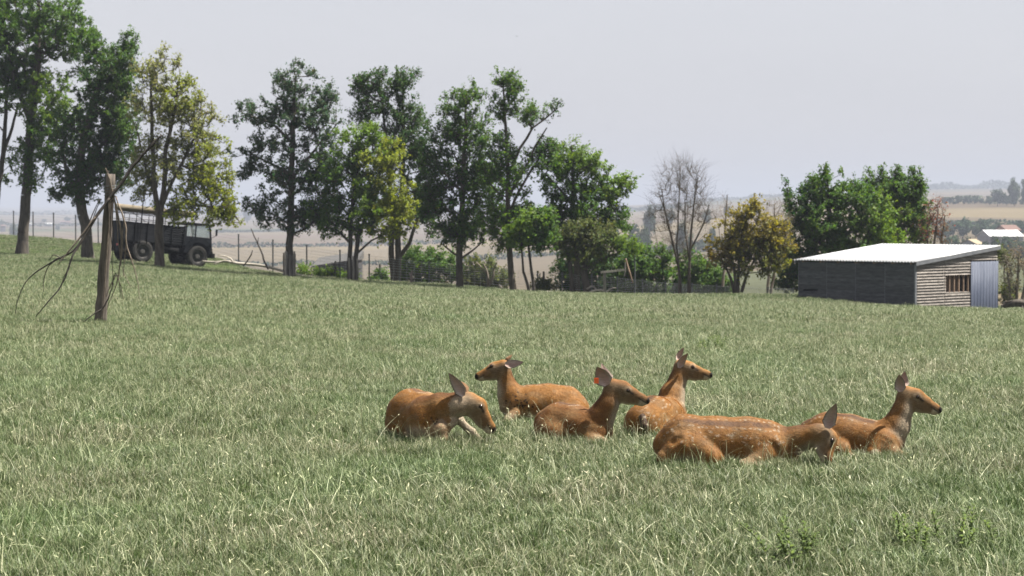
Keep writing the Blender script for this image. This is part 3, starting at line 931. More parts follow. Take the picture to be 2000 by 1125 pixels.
    # 5: the large spotted one
    make_deer('large spotted deer lying broadside, grazing with its head down in the grass', 1460, 915, [
        ('torso', [(1304,872,.0,28),(1338,862,.0,49),(1400,868,.0,51),(1460,871,.0,53),(1498,875,.0,50),(1528,882,-.01,37)], .88, 14),
        ('haunch', [(1330,874,-.09,36),(1300,893,-.12,19)], 1.0, 8),
        ('haunch', [(1350,870,-.09,33),(1395,897,-.17,19)], 1.0, 9),
        ('shoulder', [(1500,870,-.08,31),(1478,897,-.15,20)], 1.0, 8),
        ('cut', [(1404,900,-.20,6),(1414,880,-.215,8)], 1.0, 12), ('cut', [(1506,862,-.20,5),(1519,876,-.185,8)], 1.0, 12), ('cut', [(1312,858,-.175,5),(1322,850,-.185,6)], 1.0, 10),
        ('neck', [(1522,868,-.02,33),(1558,858,-.05,24),(1592,847,-.09,21)], .85, 12),
        ('head', [(1606,847,-.10,19),(1613,856,-.11,19.5),(1612,872,-.13,14),(1611,887,-.15,10),(1611,897,-.16,9)], .8, 8),
        ('jaw', [(1598,858,-.10,17),(1603,878,-.13,11),(1607,895,-.15,7)], .75, 7),
        ('leg', [(1480,898,-.14,17),(1448,905,-.2,11),(1500,913,-.22,8)], 1.0, 7),
        ('leg', [(1530,896,-.04,20),(1552,908,-.08,10)], 1.0, 8),
        ('leg', [(1390,900,-.16,13),(1350,912,-.2,8)], 1.0, 7)],
        [((1611,834,-.17), (1627,785,-.20), 27, (.1,-1,.0)), ((1624,842,-.02), (1629,818,.06), 20, (.7,-.6,.2))],
        (1621,857), (1611,901,-.17), spine=[(1296,848,-.03),(1316,832,-.06),(1342,823,-.08),(1400,827,-.095),(1460,828,-.095),(1495,834,-.085),(1520,846,-.06)],
        flank=[(1340,846,8,18,6),(1440,858,20,50,7),(1420,846,8,60,4),(1540,858,9,16,8)], seed=15, ctr=(-.2,0,-1), hue=.15)
    # 6: right hand one, head high
    make_deer('deer with raised head and white throat lying just behind the grazing spotted one', 1700, 898, [
        ('torso', [(1592,852,.16,27),(1622,852,.12,41),(1662,858,.06,44),(1702,866,.0,42),(1728,868,-.03,38)], .95, 12),
        ('haunch', [(1608,866,.02,32),(1640,880,-.08,22)], 1.0, 10),
        ('shoulder', [(1722,866,-.1,30),(1704,884,-.16,18)], 1.0, 12),
        ('neck', [(1730,858,-.04,37),(1750,832,-.05,26),(1762,802,-.05,18.5),(1766,784,-.05,17)], .85, 11),
        ('head', [(1770,772,-.05,18.5),(1788,777,-.05,17),(1807,787,-.05,11.5),(1824,797,-.05,8.5),(1832,801,-.05,8)], .72, 8),
        ('jaw', [(1776,786,-.05,16),(1798,795,-.05,11),(1823,805,-.05,5.5)], .7, 7),
        ('leg', [(1736,880,-.16,16),(1753,888,-.2,10),(1715,896,-.2,7)], 1.0, 6),
        ('leg', [(1640,888,-.1,12),(1670,894,-.14,8)], 1.0, 6)],
        [((1756,765,-.11), (1751,730,-.15), 22, (-.05,-1,.1)), ((1771,757,.03), (1771,727,.05), 22, (.3,-1,.1))],
        (1790,774), (1837,800,-.05), spine=[(1572,830,.14),(1594,821,.12),(1628,814,.07),(1664,817,.01),(1702,826,-.05)], seed=16, ctr=(1,-.35,-.15), thr=.05, hue=.2)
build_deer()
# ------------------------------------------------------------------ trees and shrubs
def tubes_np(segs, n=5):
    """segs: list of (p0, p1, r0, r1) -> V, Q with open tubes"""
    if not segs: return np.zeros((0,3)), np.zeros((0,4), int)
    A = np.array([s[0] for s in segs], float); B = np.array([s[1] for s in segs], float)
    r0 = np.array([s[2] for s in segs]); r1 = np.array([s[3] for s in segs])
    T = B - A; T /= np.linalg.norm(T, axis=1, keepdims=True) + 1e-9
    ref = np.where(np.abs(T[:, 2:3]) > .9, np.array([[1.,0,0]]), np.array([[0,0,1.]]))
    X = np.cross(T, ref); X /= np.linalg.norm(X, axis=1, keepdims=True) + 1e-9
    Y = np.cross(T, X)
    ang = 2*np.pi*np.arange(n)/n
    ring = X[:,None]*np.cos(ang)[None,:,None] + Y[:,None]*np.sin(ang)[None,:,None]
    V = np.concatenate([A[:,None] + ring*r0[:,None,None], B[:,None] + ring*r1[:,None,None]], 1).reshape(-1,3)
    k = np.arange(n); k2 = (k+1) % n
    base = (np.arange(len(segs))*2*n)[:,None]
    Q = np.stack([base+k, base+k2, base+n+k2, base+n+k], -1).reshape(-1,4)
    return V, Q

def leaf_mesh(name, pos, size, cols, rg, mat, aspect=.62, nrm=None):
    n = len(pos)
    a = rg.normal(0,1,(n,3)); a /= np.linalg.norm(a,axis=1,keepdims=True)
    b = rg.normal(0,1,(n,3))
    if nrm is not None: b = b + nrm*1.4
    b -= a*(a*b).sum(1,keepdims=True); b /= np.linalg.norm(b,axis=1,keepdims=True)+1e-9
    c = np.cross(a,b)
    L = size[:,None]*.5
    V = np.stack([pos-a*L, pos+c*L*aspect+b*L*.12, pos+a*L, pos-c*L*aspect+b*L*.12], 1).reshape(-1,3)
    Q = np.arange(4*n).reshape(-1,4)
    return mesh_np(name, V, Q, mat, False, np.repeat(cols, 4, 0))

def rand_ball(rg, n, shell=.45):
    v = rg.normal(0,1,(n,3)); v /= np.linalg.norm(v,axis=1,keepdims=True)
    return v * (rg.uniform(0,1,(n,1))**shell)

def grow_tree(name, label, cat, base, d, stems, blobs, nclump, nleaf, lsize, colA, seed, bark='bark', group=None,
              twig=.42, rtip=.012, droop=0.0, sparse_twigs=False, leafmat='leaf', upright=.5, ntw=5, yscale=1.0, trunkname='trunk',
              pexp=.42, soft=.05, jit=.12):
    """stems: list of [(px,py,dy,r_px)...]; blobs: (px,py,rx_px,rz_px,dy,[col],[weight]); d: distance"""
    rg = np.random.default_rng(seed)
    px0, py0 = base; S = F/d
    loc = G(px0, d)
    dz = zrow(py0, d) - loc.z
    tp = lambda px, py, dy=0: np.array(((px-px0)/S, dy, (py0-py)/S + dz))
    nodes = []; par = []; rad0 = []; fixed = []
    for st in stems:
        prev = -1
        if len(st) > 4 and st[0] == 'from':      # stem springing from an existing stem node nearest to its start
            pass
        pts = [tp(p[0], p[1], p[2]) for p in st]; rr = [p[3]/S for p in st]
        if st[0][1] >= py0-12 and pts[0][2] > -.1: pts = [np.array((pts[0][0], pts[0][1], -.12))] + pts; rr = [rr[0]*1.08] + rr
        if nodes:
            dd = [np.linalg.norm(q-pts[0]) for q in nodes]
            j = int(np.argmin(dd))
            if dd[j] < 1.2*max(rr[0],.05)+.25: prev = j
        for i in range(len(pts)):
            if i == 0: seq = [(pts[0], rr[0])]
            else:
                m_ = max(1, int(np.linalg.norm(pts[i]-pts[i-1])/.45))
                seq = [(pts[i-1]+(pts[i]-pts[i-1])*(k/m_) + (rg.normal(0,.018,3) if k < m_ else 0), rr[i-1]+(rr[i]-rr[i-1])*k/m_) for k in range(1,m_+1)]
            for q, r_ in seq:
                nodes.append(q); par.append(prev); rad0.append(r_); fixed.append(True); prev = len(nodes)-1
    nst = len(nodes)
    # clump centres through the crown volume
    W = np.array([b[2]*b[3]*(b[6] if len(b) > 6 else 1) for b in blobs], float); W /= W.sum()
    cents = []; cb = []
    cnts = np.maximum(1, np.round(W*nclump).astype(int))
    for bi, b in enumerate(blobs):
        v = rand_ball(rg, cnts[bi])
        ry = math.sqrt(b[2]*b[3])*yscale/S
        c = tp(b[0], b[1], b[4]) + v*np.array((b[2]/S, ry, b[3]/S))
        cents.append(c); cb += [bi]*len(c)
    cents = np.concatenate(cents); cb = np.array(cb)
    axis_top = np.array([n for n in nodes])
    d0 = np.array([np.min(np.linalg.norm(axis_top - c, axis=1)) for c in cents])
    order = np.argsort(d0)
    load = [0]*len(nodes)
    buf = np.zeros((len(nodes)+len(cents)*8, 3)); buf[:len(nodes)] = nodes; nn = len(nodes)
    ends = {}
    stemtop = np.array(rad0 + [0]*(len(buf)-len(nodes)))
    depth = np.zeros(len(buf)); zmin = np.percentile(cents[:,2], 2) - .6 if len(cents) else 0
    for ci in order:
        c = cents[ci]
        D = buf[:nn] - c
        dist = np.sqrt((D*D).sum(1))
        cost = dist + .55*np.maximum(0, D[:,2] + upright*dist) + .12*depth[:nn]
        cost[:nst] += np.where(buf[:nst,2] < zmin, 2.5, 0)
        j = int(np.argmin(cost)); p = buf[j]
        ln = dist[j]; m_ = max(1, min(6, int(ln/.4)))
        prev = j
        bend = rg.normal(0, jit*ln, 3); bend[2] += .12*ln
        for k in range(1, m_+1):
            t = k/m_
            q = p + (c-p)*t + bend*math.sin(math.pi*t)*.7 + (rg.normal(0,.03,3) if k < m_ else 0)
            if nn >= len(buf): break
            buf[nn] = q; par.append(prev); depth[nn] = depth[prev] + ln/m_*.5; rad0.append(0); fixed.append(False); prev = nn; nn += 1
        ends[prev] = ci
    cnt = np.zeros(nn)
    for e in ends: cnt[e] += 1
    for i in range(nn-1, -1, -1):
        if par[i] >= 0: cnt[par[i]] += cnt[i]
    rad = rtip*np.maximum(cnt,1)**pexp
    for i in range(nst): rad[i] = rad0[i]
    for i in range(nst, nn):
        rad[i] = min(rad[i], rad[par[i]]*.92)
    segs = [(buf[par[i]], buf[i], min(rad[par[i]], rad[i]*1.25) if i >= nst else rad[par[i]], rad[i]) for i in range(nn) if par[i] >= 0]
    # leaf sprays on twigs
    lp = []; lc = []; tw = []
    cen = cents.mean(0)
    for e, ci in ends.items():
        c = buf[e]; b = blobs[cb[ci]]
        col = np.array(b[5] if len(b) > 5 and b[5] is not None else colA)
        col = col*rg.uniform(.8,1.2)
        out = c - np.array((cen[0], cen[1], cen[2]-1.0)); out /= np.linalg.norm(out)+1e-6
        for _ in range(ntw):
            dv = rg.normal(0,.75,3) + out*.7 + np.array((0,0,.25-droop)); dv /= np.linalg.norm(dv)
            L_ = twig*rg.uniform(.5,1.25)
            if sparse_twigs: tw.append((c, c+dv*L_*.6+np.array((0,0,.02)), rtip*.6, rtip*.4)); tw.append((c+dv*L_*.6+np.array((0,0,.02)), c+dv*L_+rg.normal(0,.05,3), rtip*.4, rtip*.25))
            m_ = max(1, nleaf//ntw) if nleaf else 0
            if m_:
                t = rg.uniform(.1,1.0,m_)[:,None]**.8
                lp.append(c + dv*L_*t + rg.normal(0,soft,(m_,3)) - np.array((0,0,droop*.3))*t*t)
                lc.append(np.clip(col*rg.uniform(.72,1.3,(m_,1)) + rg.normal(0,.006,(m_,3)), .006, 1))
    V, Q = tubes_np(segs, 6)
    if tw:
        v2, q2 = tubes_np(tw, 3); Q = np.concatenate([Q, q2+len(V)]); V = np.concatenate([V, v2])
    # root flare
    root = empty(name, loc, label=label, cat=cat, group=group)
    me = mesh_np(trunkname, V, Q, M[bark], True)
    link_mesh(trunkname, me, root)
    if lp:
        lp = np.concatenate(lp); lc = np.concatenate(lc)
        out = lp - cen; out /= np.linalg.norm(out,axis=1,keepdims=True)+1e-6
        out[:,2] += .5
        lm = leaf_mesh('crown', lp, lsize*rg.uniform(.65,1.3,len(lp)), lc, rg, M[leafmat], nrm=out)
        link_mesh('crown', lm, root)
    return root

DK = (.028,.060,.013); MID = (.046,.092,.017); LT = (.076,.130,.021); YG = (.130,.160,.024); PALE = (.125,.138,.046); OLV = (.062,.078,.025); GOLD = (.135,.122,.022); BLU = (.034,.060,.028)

def build_trees():
    g = 'row of trees along the meadow edge'
    grow_tree('ash_tree', 'slim forked tree standing beyond the leaning dark trunk, away from the truck', 'tree', (-22,500), 131,
        [[(-22,502,0,8),(-14,440,0,7),(-4,380,0,6),(8,300,0,5),(12,240,0,4),(16,150,0,3)], [(8,300,0,4),(24,250,.2,3),(36,200,.3,2)]],
        [(-10,60,60,80,0),(10,170,35,40,.3),(-60,180,60,110,0),(20,340,14,22,-.2)], 150, 60, .15, MID, 21, 'bark_dark', g)
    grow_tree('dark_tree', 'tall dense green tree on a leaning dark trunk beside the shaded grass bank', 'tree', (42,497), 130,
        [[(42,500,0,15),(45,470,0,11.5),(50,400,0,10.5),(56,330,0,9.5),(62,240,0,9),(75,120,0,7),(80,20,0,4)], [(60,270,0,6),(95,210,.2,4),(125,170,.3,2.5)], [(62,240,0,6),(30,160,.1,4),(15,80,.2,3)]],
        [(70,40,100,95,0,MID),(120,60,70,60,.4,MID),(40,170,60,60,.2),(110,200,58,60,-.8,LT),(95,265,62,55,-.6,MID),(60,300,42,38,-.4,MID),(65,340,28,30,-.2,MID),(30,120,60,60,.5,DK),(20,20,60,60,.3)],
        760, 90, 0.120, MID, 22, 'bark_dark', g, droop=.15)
    grow_tree('dark_tree', 'dense dark green tree on a curved mossy trunk behind the truck tailboard', 'tree', (172,508), 122,
        [[(172,511,0,15),(170,480,0,12),(168,440,0,11),(158,395,0,10.5),(152,350,0,9),(165,270,0,8),(190,180,0,6),(215,110,0,3)], [(153,350,0,6),(185,300,.2,4),(225,250,.3,3)], [(156,380,0,6),(130,330,0,4),(120,290,.1,3)]],
        [(205,160,70,80,0,DK),(180,250,75,70,.2,DK),(225,290,48,60,.1,DK),(150,330,58,45,.1,DK),(150,370,55,26,-.1,DK),(235,150,40,60,-.2,MID),(255,100,22,34,0,MID),(210,340,48,45,-.2,DK),(240,230,36,60,-.4,MID),(170,90,40,40,.3,MID)],
        760, 88, 0.116, DK, 23, 'bark_dark', g, droop=.1)
    grow_tree('yellowing_tree', 'airy yellow green tree with twin stems standing in front of the truck', 'tree', (312,522), 112,
        [[(312,526,0,12),(311,500,0,10),(310,450,0,9),(313,420,0,8.5)], [(311,430,0,6.5),(303,370,-.1,5.5),(300,300,-.1,4.5),(297,200,0,3),(300,130,0,1.5)], [(313,425,0,6.5),(320,370,.1,5.5),(324,290,.1,4.5),(345,200,.2,3),(352,150,.2,1.5)],
         [(318,400,0,4),(345,340,0,3.4),(380,270,.1,2.5),(405,220,.1,1.5)], [(316,420,-.1,4),(360,395,-.3,3),(420,405,-.4,2.2),(465,425,-.4,1.4)], [(310,400,0,3.5),(285,330,.1,2.6),(270,260,.1,1.8)]],
        [(315,140,48,45,0,PALE),(305,220,58,60,0,PALE),(370,240,60,60,.1,PALE),(400,300,50,60,0,YG),(330,320,70,60,.1,PALE),(285,340,36,55,.1,PALE),(395,370,60,42,-.2,YG),(425,420,50,26,-.4,YG),(350,405,48,34,-.5,YG),(455,425,28,14,-.4,YG),(345,190,50,50,0,YG),(440,395,36,30,-.3,YG),(410,350,44,40,-.2,YG)],
        620, 40, .125, PALE, 24, 'bark', g, sparse_twigs=True, soft=.05)
    grow_tree('oak_tree', 'dark bluish green tree with straight trunk and slatted wooden guard', 'tree', (565,537), 110,
        [[(565,540,0,8.5),(566,500,0,8),(567,440,0,7.5),(569,360,0,6.5),(572,290,0,5.5),(575,220,0,4),(578,150,0,2)], [(570,345,0,3.5),(530,320,.1,2.6),(490,300,.1,1.6)], [(572,280,0,3.5),(530,240,.1,2.5),(480,225,.1,1.5)], [(570,350,0,3),(610,300,.1,2.5),(640,260,.1,1.6)]],
        [(575,165,52,38,0,BLU),(555,225,62,42,.1,BLU),(615,240,52,60,.1,BLU),(505,225,46,24,0,BLU),(530,290,56,32,0,BLU),(490,320,36,30,0,BLU),(560,350,60,42,0,BLU),(620,330,48,60,.1,BLU),(510,400,46,20,-.1,BLU),(570,420,70,34,0,BLU),(625,415,42,40,.1,BLU),(640,190,24,30,.2,BLU)],
        470, 64, 0.120, BLU, 25, 'bark_dark', g, sparse_twigs=True)
    grow_tree('maple_tree', 'bright yellow green tree on two thin stems inside split stakes', 'tree', (687,545), 109,
        [[(684,548,0,6),(683,500,0,5),(684,450,0,4.5),(690,380,0,4),(700,320,0,2.5)], [(691,548,.1,6),(695,500,.1,5),(700,455,.1,4.5),(725,400,.1,3.5),(745,330,.1,2.2)], [(697,495,.1,2.5),(725,470,.0,2),(750,458,-.1,1.3)]],
        [(690,290,50,40,0,LT),(650,350,52,56,.2,MID),(700,360,50,62,.3,MID),(640,420,48,42,.1,MID),(690,430,55,40,.2,MID),(745,320,48,48,-.2,YG),(765,380,50,46,-.3,YG),(755,430,52,36,-.3,YG),(790,420,28,40,-.3,YG),(730,280,34,36,-.1,LT),(720,400,40,50,-.4,LT)],
        480, 70, 0.116, MID, 26, 'bark_dark', g)
    grow_tree('poplar_tree', 'tall green tree with several curved dark stems and upright feathery top', 'tree', (775,550), 113,
        [[(770,553,0,8),(764,500,0,6.5),(766,460,0,5.5),(765,380,0,5),(755,280,0,3.5),(745,180,0,1.8)], [(776,553,0,8),(778,500,0,7),(776,450,0,6),(785,370,0,5),(790,260,0,3.5),(785,160,0,1.8)], [(778,505,0,5),(800,475,-.1,4),(815,430,-.1,3.5),(818,380,-.1,2.5)]],
        [(745,165,48,30,0,DK),(790,170,34,34,.1,DK),(740,225,55,38,0,DK),(800,250,40,60,0,DK),(765,300,60,50,.4,DK),(820,330,32,60,.1,DK),(800,400,45,45,.3,DK),(715,180,30,36,.1,DK),(835,420,20,45,.1,DK)],
        470, 62, 0.112, DK, 27, 'bark_dark', g, upright=.75, sparse_twigs=True)
    grow_tree('dark_tree', 'dark green tree on a single stout trunk between the stakes and the twin stems', 'tree', (897,556), 106,
        [[(898,560,0,8.5),(897,520,0,7.5),(899,470,0,7),(903,400,0,6),(906,320,0,5),(910,240,0,3.5),(912,180,0,1.8)], [(900,505,0,2.5),(880,490,-.1,2),(862,475,-.1,1.3)], [(900,505,0,2.5),(922,490,-.1,2),(945,470,-.1,1.3)]],
        [(905,205,42,42,0,MID),(880,260,48,46,.1,DK),(930,270,42,48,0,MID),(855,330,40,52,.2,DK),(905,350,60,55,.3,DK),(945,360,40,50,0,MID),(870,410,48,44,.1,DK),(925,430,50,42,-.1,MID),(890,455,52,26,-.1,MID),(845,390,26,40,0,DK)],
        480, 64, 0.116, DK, 28, 'bark_dark', g, sparse_twigs=True)
    grow_tree('poplar_tree', 'open topped tree with bare forking upper branches and leafy tips', 'tree', (1003,568), 104,
        [[(1003,572,0,8.5),(998,530,0,7),(994,470,0,6),(992,400,0,5.5),(993,340,0,4.8),(990,280,0,4),(985,220,0,3),(982,160,0,1.6)], [(992,345,0,3.6),(1015,290,.1,3),(1040,250,.1,2.2),(1085,215,.1,1.4)], [(993,385,0,3.5),(1025,330,-.1,3),(1055,270,-.1,2),(1068,250,-.1,1.3)], [(993,420,0,3.4),(1010,380,.1,3),(1045,320,.1,2.2),(1075,290,.1,1.3)]],
        [(985,165,22,30,0,MID),(1005,185,24,24,.1,MID),(975,215,26,26,0,MID),(1030,225,40,26,.1,MID),(1085,212,16,9,.1,DK),(985,300,28,34,0,MID),(1050,315,32,28,0,MID),(960,330,24,44,.1,MID),(1005,350,34,40,0,MID),(975,420,42,44,0,MID),(1020,430,40,44,-.1,MID),(1060,290,26,18,.1,DK),(985,460,36,26,-.1,LT)],
        360, 58, 0.112, MID, 29, 'bark', g, sparse_twigs=True)
    grow_tree('sapling_tree', 'low leafy sapling on two thin wavy stems right of the open topped tree', 'tree', (1040,568), 102,
        [[(1043,572,0,4),(1038,530,0,3.2),(1032,480,0,2.6),(1030,430,0,1.8)], [(1034,572,0,3.5),(1022,530,.1,2.8),(1018,480,.1,2),(1016,440,.1,1.4)]],
        [(1030,440,36,30,0,LT),(1050,470,34,26,0,MID),(1010,470,28,24,0,LT),(1065,440,24,34,.1,MID)], 110, 62, .13, LT, 30, 'bark_dark', g)
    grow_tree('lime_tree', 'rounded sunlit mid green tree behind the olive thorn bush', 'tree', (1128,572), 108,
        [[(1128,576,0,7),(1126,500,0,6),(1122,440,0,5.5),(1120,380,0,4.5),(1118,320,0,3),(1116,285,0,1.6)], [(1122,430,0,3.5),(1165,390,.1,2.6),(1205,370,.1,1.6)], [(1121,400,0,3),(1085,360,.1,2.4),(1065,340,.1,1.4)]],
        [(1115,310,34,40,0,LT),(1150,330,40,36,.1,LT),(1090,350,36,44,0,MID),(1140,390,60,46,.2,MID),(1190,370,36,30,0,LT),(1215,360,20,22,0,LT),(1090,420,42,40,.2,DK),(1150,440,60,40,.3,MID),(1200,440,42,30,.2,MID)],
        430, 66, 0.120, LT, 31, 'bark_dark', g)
    grow_tree('thorn_bush', 'olive green umbrella shaped thorn on a knot of dark twisted stems', 'shrub', (1130,572), 103,
        [[(1148,576,0,9),(1143,545,0,8),(1140,520,0,6),(1150,490,0,4),(1165,465,0,2.5)], [(1118,576,.1,6),(1116,540,.1,5),(1112,505,.1,4),(1105,480,.1,2.5)], [(1143,545,0,5),(1128,515,-.1,4),(1122,490,-.1,3),(1130,460,-.1,2)], [(1142,525,0,3.5),(1175,505,-.1,2.6),(1205,495,-.1,1.6)]],
        [(1130,465,44,32,-.1,OLV),(1165,470,50,34,0,OLV),(1105,480,24,26,0,OLV),(1205,485,40,24,-.1,LT),(1235,490,18,16,-.1,LT),(1150,500,40,20,-.2,OLV)],
        210, 70, .10, OLV, 32, 'bark_dark', twig=.42, group='shrubs along the meadow edge')
    grow_tree('bare_tree', 'leafless grey brown tree with a fan of fine twigs', 'tree', (1335,577), 102,
        [[(1328,580,0,4.32),(1328,545,0,3.60),(1325,520,0,2.88),(1318,490,0,2.52),(1308,450,0,2.16),(1298,410,0,1.73),(1292,370,0,1.15)], [(1346,580,0,4.32),(1346,540,0,3.60),(1347,500,0,2.88),(1350,450,0,2.30),(1355,400,0,1.73),(1362,350,0,1.01)], [(1327,530,0,2.16),(1322,480,.2,1.87),(1325,420,.2,1.44),(1328,350,.2,0.86)], [(1346,505,0,2.16),(1338,450,.2,1.58),(1338,390,.2,1.08)], [(1347,490,0,2.02),(1372,440,-.2,1.44),(1384,400,-.2,0.94)]],
        [(1330,355,52,44,0),(1320,400,60,50,0),(1345,430,54,50,.1),(1290,420,30,40,0),(1370,400,24,50,0),(1330,480,56,34,0),(1335,340,46,30,0)],
        400, 0, .1, MID, 33, 'bark', g, sparse_twigs=True, rtip=.0065, twig=.7, upright=.8, ntw=5, jit=.09, pexp=.36)
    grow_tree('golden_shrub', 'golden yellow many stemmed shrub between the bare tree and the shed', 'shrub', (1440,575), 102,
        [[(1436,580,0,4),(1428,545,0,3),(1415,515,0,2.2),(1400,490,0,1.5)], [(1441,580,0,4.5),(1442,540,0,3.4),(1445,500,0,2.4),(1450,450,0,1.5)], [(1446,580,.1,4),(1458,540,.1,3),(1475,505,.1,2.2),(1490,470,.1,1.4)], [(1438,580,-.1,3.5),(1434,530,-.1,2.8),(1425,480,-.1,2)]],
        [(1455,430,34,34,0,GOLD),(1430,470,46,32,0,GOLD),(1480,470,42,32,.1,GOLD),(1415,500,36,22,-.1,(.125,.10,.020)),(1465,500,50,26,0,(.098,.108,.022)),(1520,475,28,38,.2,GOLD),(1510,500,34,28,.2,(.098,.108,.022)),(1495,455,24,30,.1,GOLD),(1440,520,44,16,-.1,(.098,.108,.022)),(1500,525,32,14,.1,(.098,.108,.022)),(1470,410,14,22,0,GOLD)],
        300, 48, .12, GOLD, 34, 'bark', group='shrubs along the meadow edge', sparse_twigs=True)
    grow_tree('bare_shrub', 'spiky bare brown shrub rising behind the golden one', 'shrub', (1500,575), 108,
        [[(1500,580,0,3.5),(1502,520,0,2.6),(1510,450,0,1.8),(1512,400,0,1.1)], [(1505,580,.1,3.5),(1515,520,.1,2.6),(1528,450,.1,1.8)], [(1412,560,0,3),(1418,500,0,2.4),(1416,440,0,1.8),(1420,380,0,1)]],
        [(1512,430,30,48,0),(1530,460,22,44,.1),(1490,470,20,50,.1),(1418,410,15,36,0)],
        170, 0, .1, MID, 35, 'bark_pale', group='shrubs along the meadow edge', sparse_twigs=True, rtip=.0075, upright=.85, ntw=4)
    grow_tree('field_maple', 'broad dense green tree rising behind the long side of the shed', 'tree', (1625,580), 110,
        [[(1625,590,0,9),(1625,540,0,8),(1622,480,0,7),(1620,420,0,5),(1618,370,0,2.5)], [(1623,500,0,4),(1580,450,.1,3),(1560,410,.1,2)], [(1623,490,0,4),(1670,440,.1,3),(1700,410,.1,2)]],
        [(1615,385,48,40,0,MID),(1570,420,44,50,.1,DK),(1660,400,50,46,0,MID),(1700,430,46,52,-.1,LT),(1610,450,70,50,-.2,MID),(1560,490,38,52,.1,DK),(1650,490,80,44,-.1,MID),(1720,480,40,50,0,LT),(1580,535,50,36,0,DK),(1542,385,9,30,0,DK),(1590,362,9,26,0,MID),(1612,352,9,24,.1,MID),(1640,362,9,24,0,MID),(1575,375,9,24,0,DK),(1668,372,9,22,0,MID),(1548,545,30,30,.1,DK)],
        640, 76, 0.125, MID, 36, 'bark_dark', 'trees behind the shed')
    grow_tree('field_maple', 'taller looser green tree behind the high end of the shed roof', 'tree', (1755,580), 114,
        [[(1755,590,0,8),(1755,530,0,7),(1752,460,0,5.5),(1750,400,0,4),(1748,350,0,2)], [(1752,460,0,3.5),(1785,420,.1,2.6),(1798,370,.1,1.5)]],
        [(1740,375,42,36,0,MID),(1775,385,34,42,.1,MID),(1755,430,56,44,0,LT),(1790,430,26,50,0,MID),(1740,480,60,44,.1,LT),(1795,480,24,40,.1,OLV),(1700,365,12,28,0,MID),(1720,352,8,24,0,MID),(1752,350,8,24,0,MID),(1778,348,8,22,0,MID),(1796,365,8,22,0,MID)],
        430, 66, 0.120, MID, 37, 'bark_dark', 'trees behind the shed', sparse_twigs=True)
    grow_tree('bare_shrub', 'reddish brown twiggy shrub poking up right of the trees behind the shed', 'shrub', (1820,580), 112,
        [[(1818,600,0,4),(1820,520,0,3),(1826,460,0,2),(1832,410,0,1.1)], [(1816,600,.1,4),(1812,520,.1,2.6),(1812,440,.1,1.5)], [(1822,560,0,3),(1838,480,0,2),(1845,420,0,1.1)]],
        [(1830,420,22,40,0,(.13,.06,.04)),(1812,440,14,36,0,(.13,.06,.04)),(1838,460,16,36,0,(.10,.07,.04))],
        90, 7, .12, (.13,.06,.04), 38, 'bark', group='shrubs along the meadow edge', sparse_twigs=True, rtip=.008, upright=.8)
    grow_tree('bare_shrub', 'tangle of tall grey brown twigs standing just right of the shed door', 'shrub', (1985,604), 103,
        [[(1975,612,0,3.5),(1972,560,0,2.6),(1966,510,0,1.8)], [(1985,612,0,4),(1987,560,0,3),(1990,500,0,1.8)], [(1995,612,.1,4),(2003,560,.1,3),(2012,500,.1,1.8)], [(2020,612,.1,4),(2025,560,.1,3),(2035,500,.1,1.8)]],
        [(1975,530,20,46,0,(.10,.10,.05)),(1995,520,26,46,.1,(.12,.10,.06)),(2030,530,34,50,.1,(.10,.10,.05)),(1970,575,14,22,0,OLV),(1985,570,20,24,0,(.10,.10,.05))],
        220, 9, .10, OLV, 39, 'bark_pale', group='shrubs along the meadow edge', sparse_twigs=True, rtip=.008, upright=.85)
    # bushes growing just beyond the fence
    gb = 'bushes beyond the wire fence'
    def bush(label, px, py, d, blobs, n, col, seed, nl=62):
        grow_tree('bush', label, 'bush', (px,py), d, [[(px,py+4,0,4),(px,py-25,0,3),(px,py-45,0,2)]], [b + (col,) for b in blobs], n, nl, .12, col, seed, 'bark_dark', gb)
    bush('rounded green bush beyond the fence between the curved stems and the stout trunk', 840, 570, 117, [(815,515,36,34,0),(855,520,36,30,.1),(885,535,24,24,.1),(790,540,22,26,0),(830,555,50,18,0)], 240, MID, 41)
    bush('dull green bush beyond the fence with a bleached dead stump before it', 950, 575, 117, [(940,535,36,32,0),(965,550,30,26,.1),(915,555,20,22,0),(945,566,40,14,0)], 160, OLV, 42)
    bush('dark shadowy bush under the olive thorn', 1120, 590, 112, [(1110,535,28,44,.2),(1160,535,46,44,.3),(1205,540,40,44,.3),(1130,568,44,22,.2),(1200,570,50,22,.2)], 340, DK, 43)
    bush('mid green bush with split trunk beyond the fence near the raised plank', 1255, 590, 110, [(1250,520,34,40,0),(1285,525,30,40,.1),(1230,545,26,32,.1),(1260,570,44,20,.1)], 260, MID, 44)
    bush('green bush showing between the bare tree stems and the golden shrub', 1385, 590, 111, [(1375,540,34,34,0),(1350,535,28,40,.1),(1405,560,24,22,0),(1340,568,36,20,.1),(1390,572,40,16,.1)], 230, MID, 45)
    bush('pale green bush beside the tall twigs right of the shed', 1962, 610, 108, [(1960,505,12,20,.3),(1966,575,14,18,0)], 34, OLV, 46)
    bush('low yellowish bush on the fence line below the bright maple', 655, 555, 114, [(640,541,30,6,0),(672,545,24,6,0),(600,533,20,5,0)], 40, LT, 47)
    bush('small green bush on the fence line right of the split stakes', 742, 560, 115, [(742,546,12,12,0),(735,552,12,8,0)], 24, MID, 48)
    bush('small low bush on the bank by the twin stems', 1062, 575, 108, [(1062,565,16,10,0)], 24, OLV, 49)
build_trees()

